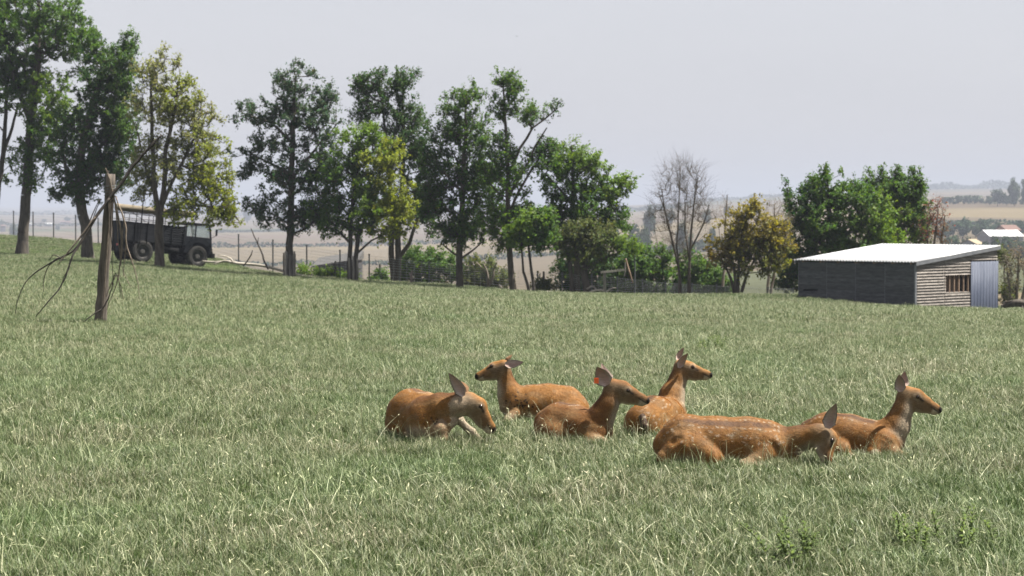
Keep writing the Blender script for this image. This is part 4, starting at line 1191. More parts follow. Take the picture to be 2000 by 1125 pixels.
# ------------------------------------------------------------------ far trees, hedges and woods
FARM = mat_leaf('far_leaf', .8, .15)
def far_tree_mesh(seed, col, tall=1.0, n=1500):
    rg = np.random.default_rng(seed)
    p = rand_ball(rg, 26, .4)*np.array((.42,.42,.36*tall)) + np.array((0,0,.5*tall+.08))
    q = p[rg.integers(0,26,n)] + rand_ball(rg, n, .5)*.2
    q[:,2] = np.maximum(q[:,2], .02)
    c = np.array(col)*rg.uniform(.75,1.25,(n,1))
    out = q - np.array((0,0,.4)); out /= np.linalg.norm(out,axis=1,keepdims=True)
    return leaf_mesh('far_crown', q, rg.uniform(.06,.13,n), c, rg, FARM, .8, out)
FT = [far_tree_mesh(300+i, [(.026,.05,.02),(.022,.044,.02),(.032,.054,.02)][i % 3], [1,1.25,1,1.6][i % 4]) for i in range(4)]
TRK = MB().tube([(0,0,-.05),(0.01,0,.3),(0,.01,.55)], [.03,.022,.01], 6).mesh('far_trunk', M['bark_dark'])
FAR_LABELS = {
 'row': ('hazy rounded tree in the hedge above the white roofed barn', 'trees in the hedge near the white barn'),
 'front': ('hazy green tree in the lower hedge before the white roofed barn', 'trees in the hedge before the white barn'),
 'big': ('tall hazy tree clump at the end of the row between the stubble fields', 'tall trees between the far stubble fields'),
 'mid': ('hazy bluish tree standing between two pale stubble fields on the far slope', 'trees between the far stubble fields'),
 'left': ('faint grey blue tree beyond the fields on the far left skyline', 'trees on the far left skyline'),
 'ctr': ('blurred grey green tree on the valley slope seen past the bare tree', 'trees on the middle valley slope')}
def far_tree(px, top, width, d, kind, i, bot=None):
    if kind == 'row' and d < 800: kind = 'front'
    if kind == 'mid' and width >= 24: kind = 'big'
    p = G(px, d)
    h = (CAMH - (top-400)*d/F) - p.z
    wd = width*d/F
    lab, gr = FAR_LABELS[kind]
    r = empty('far_tree', p, (0,0,i*1.7), lab, 'tree', gr)
    r.scale = (wd/1.05, wd/1.05, max(h, .6*wd)/([1,1.25,1,1.6][i % 4]+.08))
    link_mesh('crown', FT[i % 4], r); link_mesh('trunk', TRK, r)
for i, (px, top, wd, d, k) in enumerate([
    (1880,421,54,900,'row'),(1921,426,42,920,'row'),(1950,432,26,940,'row'),(1972,433,30,950,'row'),(1992,428,28,930,'row'),(2015,425,40,930,'row'),(1853,436,30,900,'row'),
    (1868,455,50,640,'row'),(1893,458,34,640,'row'),(1850,462,30,640,'row'),(1945,456,24,620,'row'),(1970,455,36,620,'row'),(1990,458,34,625,'row'),(1925,468,26,560,'row'),
    (1873,382,14,1480,'mid'),(1890,380,16,1480,'mid'),(1903,384,16,1480,'mid'),(1948,367,34,1420,'mid'),(1981,347,32,1420,'mid'),(2002,344,24,1400,'mid'),(1965,375,20,1440,'mid'),(1916,388,14,1470,'mid'),
    (484,404,22,3300,'left'),(508,402,20,3200,'left'),(5,428,14,3000,'left'),(87,427,12,3400,'left'),(28,436,26,1900,'left'),(153,420,22,3800,'left'),(132,428,18,3600,'left'),(113,440,12,2500,'left'),(560,410,40,3300,'left'),(730,412,40,3000,'left'),
    (1268,392,26,1100,'ctr'),(1205,402,12,1100,'ctr'),(1255,440,34,820,'ctr'),(1235,428,36,840,'ctr'),(1262,450,14,800,'ctr'),(1390,442,24,900,'ctr'),(1330,430,26,1000,'ctr'),(1380,405,20,1400,'ctr'),(1840,440,26,880,'row'),(2035,440,36,760,'row'),(1905,436,22,900,'row'),(1938,437,20,930,'row'),(2008,458,34,640,'row'),(1957,466,26,560,'row'),(1932,385,18,1450,'mid'),(1858,388,16,1500,'mid'),(1310,405,22,1500,'ctr'),(1420,400,18,1700,'ctr'),(1475,398,22,1700,'ctr'),(1350,448,20,820,'ctr')]):
    far_tree(px, top, wd, d, k, i)

def hedge(label, pts, hgt, seed, group):
    rg = np.random.default_rng(seed)
    P3 = [G(px, d) for px, d in pts]
    o = P3[0].copy(); L_ = sum((b-a).length for a, b in zip(P3[:-1], P3[1:]))
    n = int(min(5000, max(500, L_/hgt*22)))
    q = []
    for a, b in zip(P3[:-1], P3[1:]):
        k = int(n*(b-a).length/L_)
        t = rg.uniform(0,1,k); x = a.x+(b.x-a.x)*t; y = a.y+(b.y-a.y)*t + rg.normal(0,hgt*.35,k)
        hh = hgt*(.6+.8*value_noise(x*1.0, y*0, hgt*3.5, seed))
        q.append(np.stack([x, y, ground(x, y) + hh*rg.uniform(0,1,k)**.8], -1))
    q = np.concatenate(q) - np.array(o)
    c = np.array((.026,.044,.02))*rg.uniform(.75,1.25,(len(q),1))
    me = leaf_mesh('hedge', q, hgt*rg.uniform(.35,.75,len(q)), c, rg, FARM, .8)
    ob = link_mesh('hedge', me, None, o)
    return tag(ob, label, 'hedge', group)
hg = 'hedges dividing the valley fields'
hedge('thin dark straight hedge crossing the tan field behind the fence posts', [(400,1500),(560,1530),(760,1560),(900,1580)], 2.6, 61, hg)
hedge('faint second hedge line above the dark straight one', [(420,2300),(600,2450)], 2.5, 62, hg)
hedge('hedge along the foot of the hazy trees on the far slope', [(1840,1500),(1960,1470),(2060,1450)], 4.0, 63, hg)
hedge('far left hedge in front of the low pale farm buildings', [(-60,2900),(60,2950),(200,3000)], 4.0, 64, hg)
hedge('long dark hedge between the near and far tan fields behind the row of trees', [(380,1050),(620,1060),(860,1080),(1120,1100)], 2.2, 66, hg)
hedge('dark bushy hedge along the upper tan field by the far slope', [(1780,1120),(1900,1110),(2050,1100)], 3.0, 67, hg)
hedge('dark hedge low on the valley slope under the bare tree', [(1180,900),(1300,930),(1420,960),(1540,960)], 4.0, 65, hg)

def wood(name, label, rows, seed, hgt, n, col=(.032,.048,.03)):
    rg = np.random.default_rng(seed); qs = []
    for (p0, d0, p1, d1) in rows:
        t = rg.uniform(0,1,n); d = d0+(d1-d0)*t + rg.normal(0,25,n); px = p0+(p1-p0)*t
        x = (px-1000)/F*d; hh = hgt*(.35+.95*value_noise(x, d*0, hgt*3.2, seed)*value_noise(x, d*0+3, hgt*1.2, seed+2)**.5)
        qs.append(np.stack([x, d, ground(x, d)+hh*rg.uniform(0,1,n)], -1))
    q = np.concatenate(qs); c = np.array(col)*rg.uniform(.8,1.2,(len(q),1))
    ob = link_mesh(name, leaf_mesh(name, q, hgt*rg.uniform(.2,.45,len(q)), c, rg, FARM, .8))
    return tag(ob, label, 'woodland', kind='stuff')
wood('ridge_woodland', 'bluish woodland strung along the far ridge at the right', [(1700,4400,1830,4500),(1800,4500,2100,4450)], 71, 14, 2600)
wood('hill_woodland', 'pale woodland patches on the hazy hills behind the bare tree', [(1200,3300,1330,3400),(1340,4200,1600,4300)], 72, 9, 1300)
wood('left_woodland', 'faint blue woodland along the far left plain', [(-150,5200,220,5600),(420,5000,900,5400),(200,6500,420,6200)], 73, 13, 1500)
# ------------------------------------------------------------------ shed
def build_shed():
    c0 = G(1788, 92.0); c0.z = zrow(604, 92)
    mw_shade = mat_noise('shaded_boards', (.028,.031,.037), (.08,.082,.086), 3, .85, .6, (1,1,5), c3=(.13,.125,.12))  # boards of the side away from the sun, shade put into the colour
    mw_lit = mat_noise('lit_weathered_boards', (.08,.07,.062), (.24,.215,.195), 4, .85, .5, (1,1,5), c3=(.33,.305,.28))  # same timber for the gable, sunlight put into the paler colour
    m_roof = mat_noise('white_roof_sheet', (.20,.205,.215), (.32,.325,.335), 2.2, .5, .05, (1,1,1), spec=.3, c3=(.26,.245,.23))
    m_door = mat_noise('galvanised_sheet', (.045,.056,.088), (.085,.098,.135), 2.0, .6, .05, (1,1,.4), metal=0.0, spec=.12)
    m_trim = mat_noise('dark_trim', (.10,.105,.12), (.16,.165,.18), 5, .8, .3)
    m_in = mat_noise('shed_inside', (.16,.105,.075), (.24,.165,.12), 6, .9, .3, (1,1,4))
    L1, W1 = 5.6, 5.45
    a = R(45)
    # local frame: x along the long side (towards the far left), y along the gable (towards the far right), z up
    root = empty('shed', c0, label='long low timber shed with white corrugated roof and metal sheet door', cat='shed')
    ux = Vector((-math.cos(a), math.sin(a), 0)); uy = Vector((math.sin(a), math.cos(a), 0))
    mtx = Matrix(((ux.x, uy.x, 0, c0.x), (ux.y, uy.y, 0, c0.y), (0, 0, 1, c0.z), (0, 0, 0, 1)))
    root.matrix_world = mtx      # mirrored handedness avoided below by building with real coordinates
    root.matrix_world = Matrix.Translation(c0)
    T = lambda x, y, z: tuple(ux*x + uy*y + Vector((0,0,z)))
    def tbox(mb, x0, x1, y0, y1, z0, z1, zs=None):
        pts = [T(x0,y0,z0),T(x1,y0,z0),T(x1,y1,z0),T(x0,y1,z0),T(x0,y0,z1),T(x1,y0,z1),T(x1,y1,z1),T(x0,y1,z1)]
        mb.quadbox(pts[3::-1] + pts[7:3:-1])
        return mb
    H0, H1 = 1.73, 2.26
    zt = lambda y: H0 + (H1-H0)*y/W1
    # inner dark frame walls (posts and studs)
    fr = MB()
    for x in np.linspace(.08, L1-.08, 6):
        tbox(fr, x-.04, x+.04, .07, .15, -.6, H0-.05)
        tbox(fr, x-.04, x+.04, W1-.15, W1-.07, -.6, H1-.05)
    for y in np.linspace(.1, W1-.1, 5):
        tbox(fr, L1-.15, L1-.07, y-.04, y+.04, -.6, zt(y)-.05)
    fr.build('frame', m_in, root)
    # long shaded side: overlapping boards in four panels
    bh = .088
    for pnl in range(4):
        x0 = L1*pnl/4 + .006; x1 = L1*(pnl+1)/4 - .006
        z = -.75; k = 0
        while z < H0 - .02:
            z1 = min(z+bh, H0)
            gap = pnl == 2 and abs(z - .62) < .05
            segs = [(x0, x1)]
            if pnl == 3 and .50 < z < .60: segs = [(x0, x0+.45), (x0+1.15, x1)]
            for s0, s1 in segs:
                mb = MB()
                o = .002*random.Random(pnl*99+k).uniform(-1,1)
                pts = [T(s0,-.034+o,z-.012),T(s1,-.034+o,z-.012),T(s1,.028,z-.012),T(s0,.028,z-.012),T(s0,-.012+o,z1),T(s1,-.012+o,z1),T(s1,.028,z1),T(s0,.028,z1)]
                mb.quadbox(pts[3::-1] + pts[7:3:-1]); mb.build('board', mw_shade, root)
            z += bh; k += 1
        st = MB(); tbox(st, x1-.004, x1+.016, -.028, .02, -.7, H0-.03); st.build('batten', m_trim, root)
    # gable side: boards, hatch opening, sheet metal door
    yw0, yw1, zw0, zw1 = 1.93, 3.50, .60, 1.28
    yd0 = 3.60
    def gboard(y0, y1, z, z1, k):
        mb = MB(); o = .002*random.Random(k).uniform(-1,1)
        ztop0 = min(z1, zt(y0)-.03); ztop1 = min(z1, zt(y1)-.03)
        if ztop1 - z < .015: return
        pts = [T(-.07+o,y0,z-.012),T(-.07+o,y1,z-.012),T(.028,y1,z-.012),T(.028,y0,z-.012),T(-.012+o,y0,max(ztop0,z)),T(-.012+o,y1,ztop1),T(.028,y1,ztop1),T(.028,y0,max(ztop0,z))]
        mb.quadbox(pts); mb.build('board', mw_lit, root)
    z = -.75; k = 0; bh2 = .112
    while z < H1:
        z1 = z+bh2
        gboard(.03, 1.84, z, z1, 500+k)
        if not (zw0-.03 < z < zw1-.05): gboard(1.87, yd0-.02, z, z1, 700+k)
        else:
            gboard(1.87, yw0, z, z1, 700+k)
        if z > 1.72: gboard(yd0, W1-.02, z, z1, 900+k)
        z += bh2; k += 1
    cb = MB()
    tbox(cb, -.05, .02, -.05, .03, -.75, H0-.02); cb.build('corner_post', m_trim, root)
    wf = MB()
    tbox(wf, -.05, .03, yw0-.03, yw1+.05, zw0-.07, zw0-.02); wf.build('window_sill', mw_lit, root)
    for i in range(6):
        y = yw0 + (yw1-yw0)*i/5
        sb = MB(); tbox(sb, -.02, .05, y-.028, y+.028, zw0-.02, zw1+.02); sb.build('window_bar', m_in, root)
    bk = MB(); tbox(bk, .55, .58, yw0-.2, yw1+.2, zw0-.5, zw1+.35); bk.build('inner_panel', m_in, root)
    # corrugated door
    V = []; Fq = []
    n = 72
    for i in range(n+1):
        y = yd0 + (W1+.03-yd0)*i/n
        o = -.075 - .045*max(-.6, math.sin(2*math.pi*i/n*9))
        for zz in (-.8, 1.75): V.append(T(o, y, zz))
        for zz in (-.8, 1.75): V.append(T(o+.003, y, zz))
    for i in range(n):
        a_ = 4*i
        Fq += [(a_, a_+4, a_+5, a_+1), (a_+2, a_+3, a_+7, a_+6), (a_+1, a_+5, a_+7, a_+3)]
    link_mesh('door', mesh_np('door', V, Fq, m_door, True), root)
    # back and far walls
    bw = MB()
    for k in range(24):
        zz = -.7+k*.12
        if zz+.12 < H1: tbox(bw, .0, L1, W1-.02, W1+.012*(k % 2)+.004, zz, zz+.118)
    bw.build('back_wall', mw_shade, root)
    ew = MB()
    for k in range(24):
        zz = -.7+k*.12
        if zz+.12 < H0: tbox(ew, L1-.02, L1+.012*(k % 2)+.004, .03, W1-.03, zz, zz+.118)
    ew.build('end_wall', mw_shade, root)
    fl = MB(); tbox(fl, .1, L1-.1, .1, W1-.1, -.82, -.7); fl.build('floor', m_in, root)
    # roof sheet with corrugations running down the slope
    V = []; Fq = []; n = 240
    ov = .12
    for i in range(n+1):
        x = -ov + (L1+2*ov)*i/n
        o = .026*math.sin(2*math.pi*i/n*40)
        for (y, off) in ((-ov-.05,0),(W1+ov,0),(-ov-.05,-.006),(W1+ov,-.006)):
            V.append(T(x, y, zt(y)+.085+o+off))
    for i in range(n):
        a_ = 4*i
        Fq += [(a_, a_+1, a_+5, a_+4), (a_+2, a_+6, a_+7, a_+3), (a_, a_+4, a_+6, a_+2), (a_+1, a_+3, a_+7, a_+5)]
    link_mesh('roof', mesh_np('roof', V, Fq, m_roof, True), root)
    vb = MB()
    for x0, x1 in ((-ov-.012, -ov+.02), (L1+ov-.02, L1+ov+.012)):
        pts = [T(x0,-ov,zt(-ov)-.06),T(x1,-ov,zt(-ov)-.06),T(x1,W1+ov,zt(W1+ov)-.06),T(x0,W1+ov,zt(W1+ov)-.06),
               T(x0,-ov,zt(-ov)+.06),T(x1,-ov,zt(-ov)+.06),T(x1,W1+ov,zt(W1+ov)+.06),T(x0,W1+ov,zt(W1+ov)+.06)]
        vb = MB(); vb.quadbox(pts[3::-1]+pts[7:3:-1]); vb.build('bargeboard', m_trim, root)
    ra = MB()
    for i in range(7):
        x = .2+(L1-.4)*i/6
        pts = [T(x-.03,-.02,zt(0)-.03),T(x+.03,-.02,zt(0)-.03),T(x+.03,W1,zt(W1)-.03),T(x-.03,W1,zt(W1)-.03),T(x-.03,-.02,zt(0)+.06),T(x+.03,-.02,zt(0)+.06),T(x+.03,W1,zt(W1)+.06),T(x-.03,W1,zt(W1)+.06)]
        ra.quadbox(pts[3::-1]+pts[7:3:-1])
    ra.build('rafters', m_in, root)
build_shed()

# ------------------------------------------------------------------ truck
def build_truck():
    body = mat_noise('shaded_army_paint', (.005,.006,.008), (.012,.014,.017), 3, .6, .15, c3=(.025,.026,.028), spec=.08)  # truck paint, boards and tyres darkened to stand in for tree shade
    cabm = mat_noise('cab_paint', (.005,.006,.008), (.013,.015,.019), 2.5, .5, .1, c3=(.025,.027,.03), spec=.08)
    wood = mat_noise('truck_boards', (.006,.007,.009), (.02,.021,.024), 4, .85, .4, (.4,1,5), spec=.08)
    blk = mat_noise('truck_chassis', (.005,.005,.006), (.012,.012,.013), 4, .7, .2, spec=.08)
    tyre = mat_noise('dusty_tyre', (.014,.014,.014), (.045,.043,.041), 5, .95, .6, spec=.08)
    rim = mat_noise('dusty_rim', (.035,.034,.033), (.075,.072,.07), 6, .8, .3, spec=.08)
    lamp = mat_noise('lamp_lens', (.35,.33,.3), (.5,.48,.44), 8, .2, 0)
    gl, nt, b = new_mat('cab_glass'); b.inputs['Base Color'].default_value = (.72,.78,.8,1); b.inputs['Roughness'].default_value = .05
    b.inputs['Transmission Weight'].default_value = .9; b.inputs['IOR'].default_value = 1.05
    nn = nt.nodes.new('ShaderNodeTexNoise'); nn.inputs['Scale'].default_value = 3
    rr = nt.nodes.new('ShaderNodeMapRange'); rr.inputs['To Min'].default_value = .03; rr.inputs['To Max'].default_value = .25
    nt.links.new(nn.outputs[0], rr.inputs[0]); nt.links.new(rr.outputs[0], b.inputs['Roughness'])
    dr, df = 116.0, 117.6
    pr, pf = G(275, dr), G(382, df)
    hd = math.atan2(pf.y-pr.y, pf.x-pr.x)
    wb = (pf-pr).length
    pitch = math.asin((pf.z-pr.z)/wb)
    root = empty('army_truck', pr, (0, -pitch, hd), 'old dark flatbed army truck with slatted sides, parked nose down under trees', 'truck')
    root.rotation_mode = 'XYZ'
    W = 1.08                      # half width; the side towards the viewer is y = -W
    # the wheels stand 0.12 in from that side so put the frame centre away from the viewer
    oy = W - .12
    RW = .53
    def wheel(x, y, s):
        wr = empty('wheel', (x, y, RW)); wr.parent = root
        t = MB(); prof = [(.30,-.13),(.33,-.155),(.44,-.165),(.50,-.15),(.53,-.11),(.53,.11),(.50,.15),(.44,.165),(.33,.155),(.30,.13)]
        t.lathe(prof, 'y', 30)
        for k in range(30):
            a = 2*math.pi*k/30
            for sd in (-1, 1):
                c = Vector((math.cos(a)*.53, sd*.07, math.sin(a)*.53)); tx = Vector((-math.sin(a), 0, math.cos(a)))
                t.bar(c - Vector((0,.055,0)) + tx*.02*sd, c + Vector((0,.055,0)) - tx*.02*sd, .045, .03, up=(math.cos(a),0,math.sin(a)))
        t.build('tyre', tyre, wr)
        r = MB(); r.lathe([(.31,s*.10),(.27,s*.06),(.17,s*.03),(.15,s*.09),(.08,s*.12),(.001,s*.12)], 'y', 20)
        for k in range(8):
            a = 2*math.pi*k/8; r.tube([(math.cos(a)*.21, s*.03, math.sin(a)*.21),(math.cos(a)*.21, s*.085, math.sin(a)*.21)], .018, 6)
        r.build('rim', rim, wr)
    for x in (0, wb):
        wheel(x, 0, -1); wheel(x, 2*oy, 1)
    ch = MB()
    for y in (oy-.4, oy+.4): ch.box(-1.15, wb+.75, y-.05, y+.05, .62, .84)
    for x in (0, wb): ch.tube([(x,.05,RW),(x,2*oy-.05,RW)], .075, 8); ch.box(x-.16,x+.16,oy-.2,oy+.2,RW-.17,RW+.17)
    for x in (-1.1,-.5,.6,1.3,2.0): ch.box(x-.05,x+.05,oy-.98,oy+.98,.84,.95)
    ch.build('chassis', blk, root)
    y0, y1 = oy-W, oy+W
    # load bed
    bx0, bx1 = -1.18, wb-.78
    MB().box(bx0, bx1, y0+.03, y1-.03, .955, 1.02).build('load_bed', blk, root)
    for (yy, s) in ((y0, 1), (y1, -1)):
        for k in range(8):
            z = 1.03 + k*.112
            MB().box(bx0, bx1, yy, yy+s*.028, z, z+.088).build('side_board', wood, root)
        for x in np.linspace(bx0+.05, bx1-.05, 6):
            MB().box(x-.035, x+.035, min(yy-s*.03, yy-.0), max(yy-s*.03, yy+.0), .93, 1.95).build('stake', body, root)
    for xx, s in ((bx0, 1), (bx1, -1)):
        for k in range(8):
            z = 1.03+k*.112
            MB().box(xx-.03 if s > 0 else xx+.002, xx-.002 if s > 0 else xx+.03, y0+.01, y1-.01, z, z+.104).build('end_board', body if s > 0 else wood, root)
    MB().box(bx0-.07, bx0-.032, y0+.1, y1-.1, .45, 1.05).build('tail_board', body, root)
    # hoop frame and rails carrying the log
    fr = MB()
    for x in np.linspace(bx0+.05, bx1-.05, 6):
        for yy in (y0-.045, y1+.045):
            fr.tube([(x,yy,.95),(x,yy,2.36)], .018, 6)
        fr.tube([(x,y0-.045,2.36),(x,y1+.045,2.36)], .018, 6)
    for z in (2.06, 2.36):
        for yy in (y0-.045, y1+.045): fr.tube([(bx0,yy,z),(bx1,yy,z)], .016, 6)
    fr.tube([(bx0+.4,y0-.06,2.36),(bx0+1.2,y0-.06,1.95)], .014, 5); fr.tube([(bx1-.3,y0-.06,2.36),(bx1-1.0,y0-.06,1.98)], .014, 5)
    fr.build('hoop_frame', blk, root)
    MB().tube([(bx0+.95, y0-.07, .9),(bx0+.95, y0-.07, 3.35)], .028, 8).build('upright_pole', blk, root)
    # cab
    cx0, cx1 = wb-.72, wb+.72
    cabp = [(cx0,.92),(wb-.60,.92),(wb-.56,1.10),(wb-.40,1.26),(wb-.16,1.34),(wb+.16,1.34),(wb+.40,1.24),(wb+.54,1.06),(wb+.60,.66),(cx1,.66),(cx1+.03,1.05),(cx1-.02,1.48),(cx0,1.48)]
    for (yy, s) in ((y0+.06, 1), (y1-.06, -1)):
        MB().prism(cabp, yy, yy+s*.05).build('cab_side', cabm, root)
        for (xa, xb, za, zb) in ((cx0, cx0+.07, 1.48, 2.06), (cx0+.52, cx0+.58, 1.48, 2.06)):
            MB().box(xa, xb, min(yy,yy+s*.05), max(yy,yy+s*.05), za, zb).build('pillar', cabm, root)
        pl = MB(); pl.quadbox([(cx1-.10,yy,1.48),(cx1-.02,yy,1.48),(cx1-.02,yy+s*.05,1.48),(cx1-.10,yy+s*.05,1.48),(cx1-.20,yy,2.06),(cx1-.12,yy,2.06),(cx1-.12,yy+s*.05,2.06),(cx1-.20,yy+s*.05,2.06)]); pl.build('pillar', cabm, root)
        MB().box(cx0+.59, cx1-.18, yy+s*.02, yy+s*.026, 1.5, 2.04).build('window_pane', gl, root)
        MB().box(cx0+.075, cx0+.515, yy+s*.02, yy+s*.026, 1.5, 2.04).build('window_pane', gl, root)
        ar = MB()
        for k in range(13):
            a0, a1 = math.pi*k/12, math.pi*(k+1)/12
            if k < 12:
                p0 = (wb+.66*math.cos(a0), RW+.15+.66*math.sin(a0)); p1 = (wb+.66*math.cos(a1), RW+.15+.66*math.sin(a1))
                ar.bar((p0[0], yy-s*.10, p0[1]), (p1[0], yy-s*.10, p1[1]), .24, .03, up=(0,1,0))
        ar.build('wheel_arch', cabm, root)
        MB().box(cx0+.30, cx0+.42, min(yy-s*.02,yy-.001*s), max(yy-s*.02,yy-.001*s), 1.38, 1.41).build('door_handle', blk, root)
    rf = MB(); rf.prism([(cx0-.02,2.06),(cx1-.14,2.06),(cx1-.10,2.10),(cx1-.22,2.15),(cx0+.1,2.16),(cx0-.02,2.13)], y0+.05, y1-.05); rf.build('cab_roof', cabm, root)
    MB().box(cx0, cx0+.04, y0+.115, y1-.115, .92, 1.5).build('cab_back', cabm, root)
    MB().box(cx1-.03, cx1+.02, y0+.115, y1-.115, .72, 1.47).build('cab_front', cabm, root)
    ws = MB(); ws.quadbox([(cx1-.06,y0+.12,1.5),(cx1-.05,y0+.12,1.5),(cx1-.05,y1-.12,1.5),(cx1-.06,y1-.12,1.5),(cx1-.17,y0+.12,2.05),(cx1-.16,y0+.12,2.05),(cx1-.16,y1-.12,2.05),(cx1-.17,y1-.12,2.05)]); ws.build('windscreen', gl, root)
    gr = MB()
    for k in range(6): gr.box(cx1+.025, cx1+.045, oy-.5, oy+.5, .84+k*.09, .88+k*.09)
    gr.build('grille', blk, root)
    for yy in (oy-.72, oy+.72):
        MB().lathe([(.001,.0),(.10,.0),(.11,.03),(.08,.05)], 'z', 16).build('headlight', lamp, root, True, (cx1+.03, yy, 1.0)).rotation_euler = (0, math.pi/2, 0)
    MB().box(cx1+.05, cx1+.20, y0+.0, y1-.0, .52, .74).build('bumper', blk, root)
    for yy, s in ((y0-.02,-1),(y1+.02,1)):
        mm = MB(); mm.tube([(cx1-.05,yy+s*.0,1.5),(cx1+.10,yy+s*.16,1.62),(cx1+.10,yy+s*.18,1.7)], .014, 6); mm.box(cx1+.08,cx1+.11,yy+s*.18-.08,yy+s*.18+.08,1.62,1.92); mm.build('mirror', blk, root)
    # tank, tool box, mudguard, step
    MB().tube([(1.1,y0+.22,.74),(1.9,y0+.22,.74)], .21, 14).build('fuel_tank', blk, root, True)
    MB().box(-1.1,-.72,y0+.06,y0+.5,.5,.92).build('tool_box', blk, root)
    MB().box(wb-1.1,wb-.74,y0+.04,y0+.3,.42,.48).build('step', blk, root)
    MB().box(wb-.75,wb-.2,oy-.35,oy+.35,.95,1.3).build('seat_box', blk, root)
    lp = MB(); lp.box(bx0-.085,bx0-.072,y0+.14,y0+.3,.72,.82)
    tl = lp.build('tail_lamp', mat_noise('red_lens', (.25,.02,.015), (.35,.04,.03), 9, .3, 0), root)
    # the mossy log carried on the hoops
    mossy = mat_noise('mossy_log', (.10,.085,.06), (.20,.165,.12), 4, .95, .8, (.5,1,1), c3=(.07,.085,.03))
    bpy.context.view_layer.update()
    mw = Matrix.Translation(pr) @ root.rotation_euler.to_matrix().to_4x4()
    lr = .17
    a = mw @ Vector((bx0-.25, y0+.35, 2.378+lr)); b_ = mw @ Vector((bx1+.55, y0+.35, 2.378+lr))
    lg = empty('log', a, label='mossy felled log resting on the hoops above the truck bed', cat='log')
    ax = b_-a; pts = [ax*t + Vector((0,.02*math.sin(t*9),0)) for t in np.linspace(0,1,12)]
    MB().tube(pts, [lr*(1-.12*t) for t in np.linspace(0,1,12)], 14, False).build('bark', mossy, lg, True)
    en = MB(); e0 = ax.normalized()
    en.tube([pts[0]+e0*.004, pts[0]+e0*.02], lr*.97, 14); en.tube([pts[-1]-e0*.02, pts[-1]-e0*.004], lr*.86, 14); en.build('sawn_end', M['bare_wood'], lg)
build_truck()

# ------------------------------------------------------------------ post with dead branches
def curve(pts, per=4):
    """smooth a polyline (Catmull-Rom)"""
    P_ = [np.array(p, float) for p in pts]; out = []
    for i in range(len(P_)-1):
        p0 = P_[max(i-1,0)]; p1 = P_[i]; p2 = P_[i+1]; p3 = P_[min(i+2,len(P_)-1)]
        for k in range(per):
            t = k/per
            out.append(.5*((2*p1)+(-p0+p2)*t+(2*p0-5*p1+4*p2-p3)*t*t+(-p0+3*p1-3*p2+p3)*t**3))
    out.append(P_[-1]); return out

def px_branch(name, label, cat, d, pts, mat, group=None, twigs=(), n=6, seed=0, ref=None):
    """branch given by photograph points (px, py, depth offset, radius px) standing at distance d"""
    rg = np.random.default_rng(seed+len(pts)*7)
    c = curve(pts)
    o = P(pts[0][0], pts[0][1], d+pts[0][2])
    S = F/d
    def W3(q): return P(q[0], q[1], d+q[2]) - o
    mb = MB(); mb.tube([W3(q) + Vector(rg.normal(0,.004,3)) for q in c], [max(q[3]*.88,.7)/S for q in c], n)
    ob = empty(name, o, label=label, cat=cat, group=group)
    mb.build('stem', mat, ob, True)
    for tw in twigs:
        c2 = curve(tw); m2 = MB(); m2.tube([W3(q) for q in c2], [max(q[3]*1.0,.65)/S for q in c2], 5); m2.build('twig', mat, ob, True)
    return ob

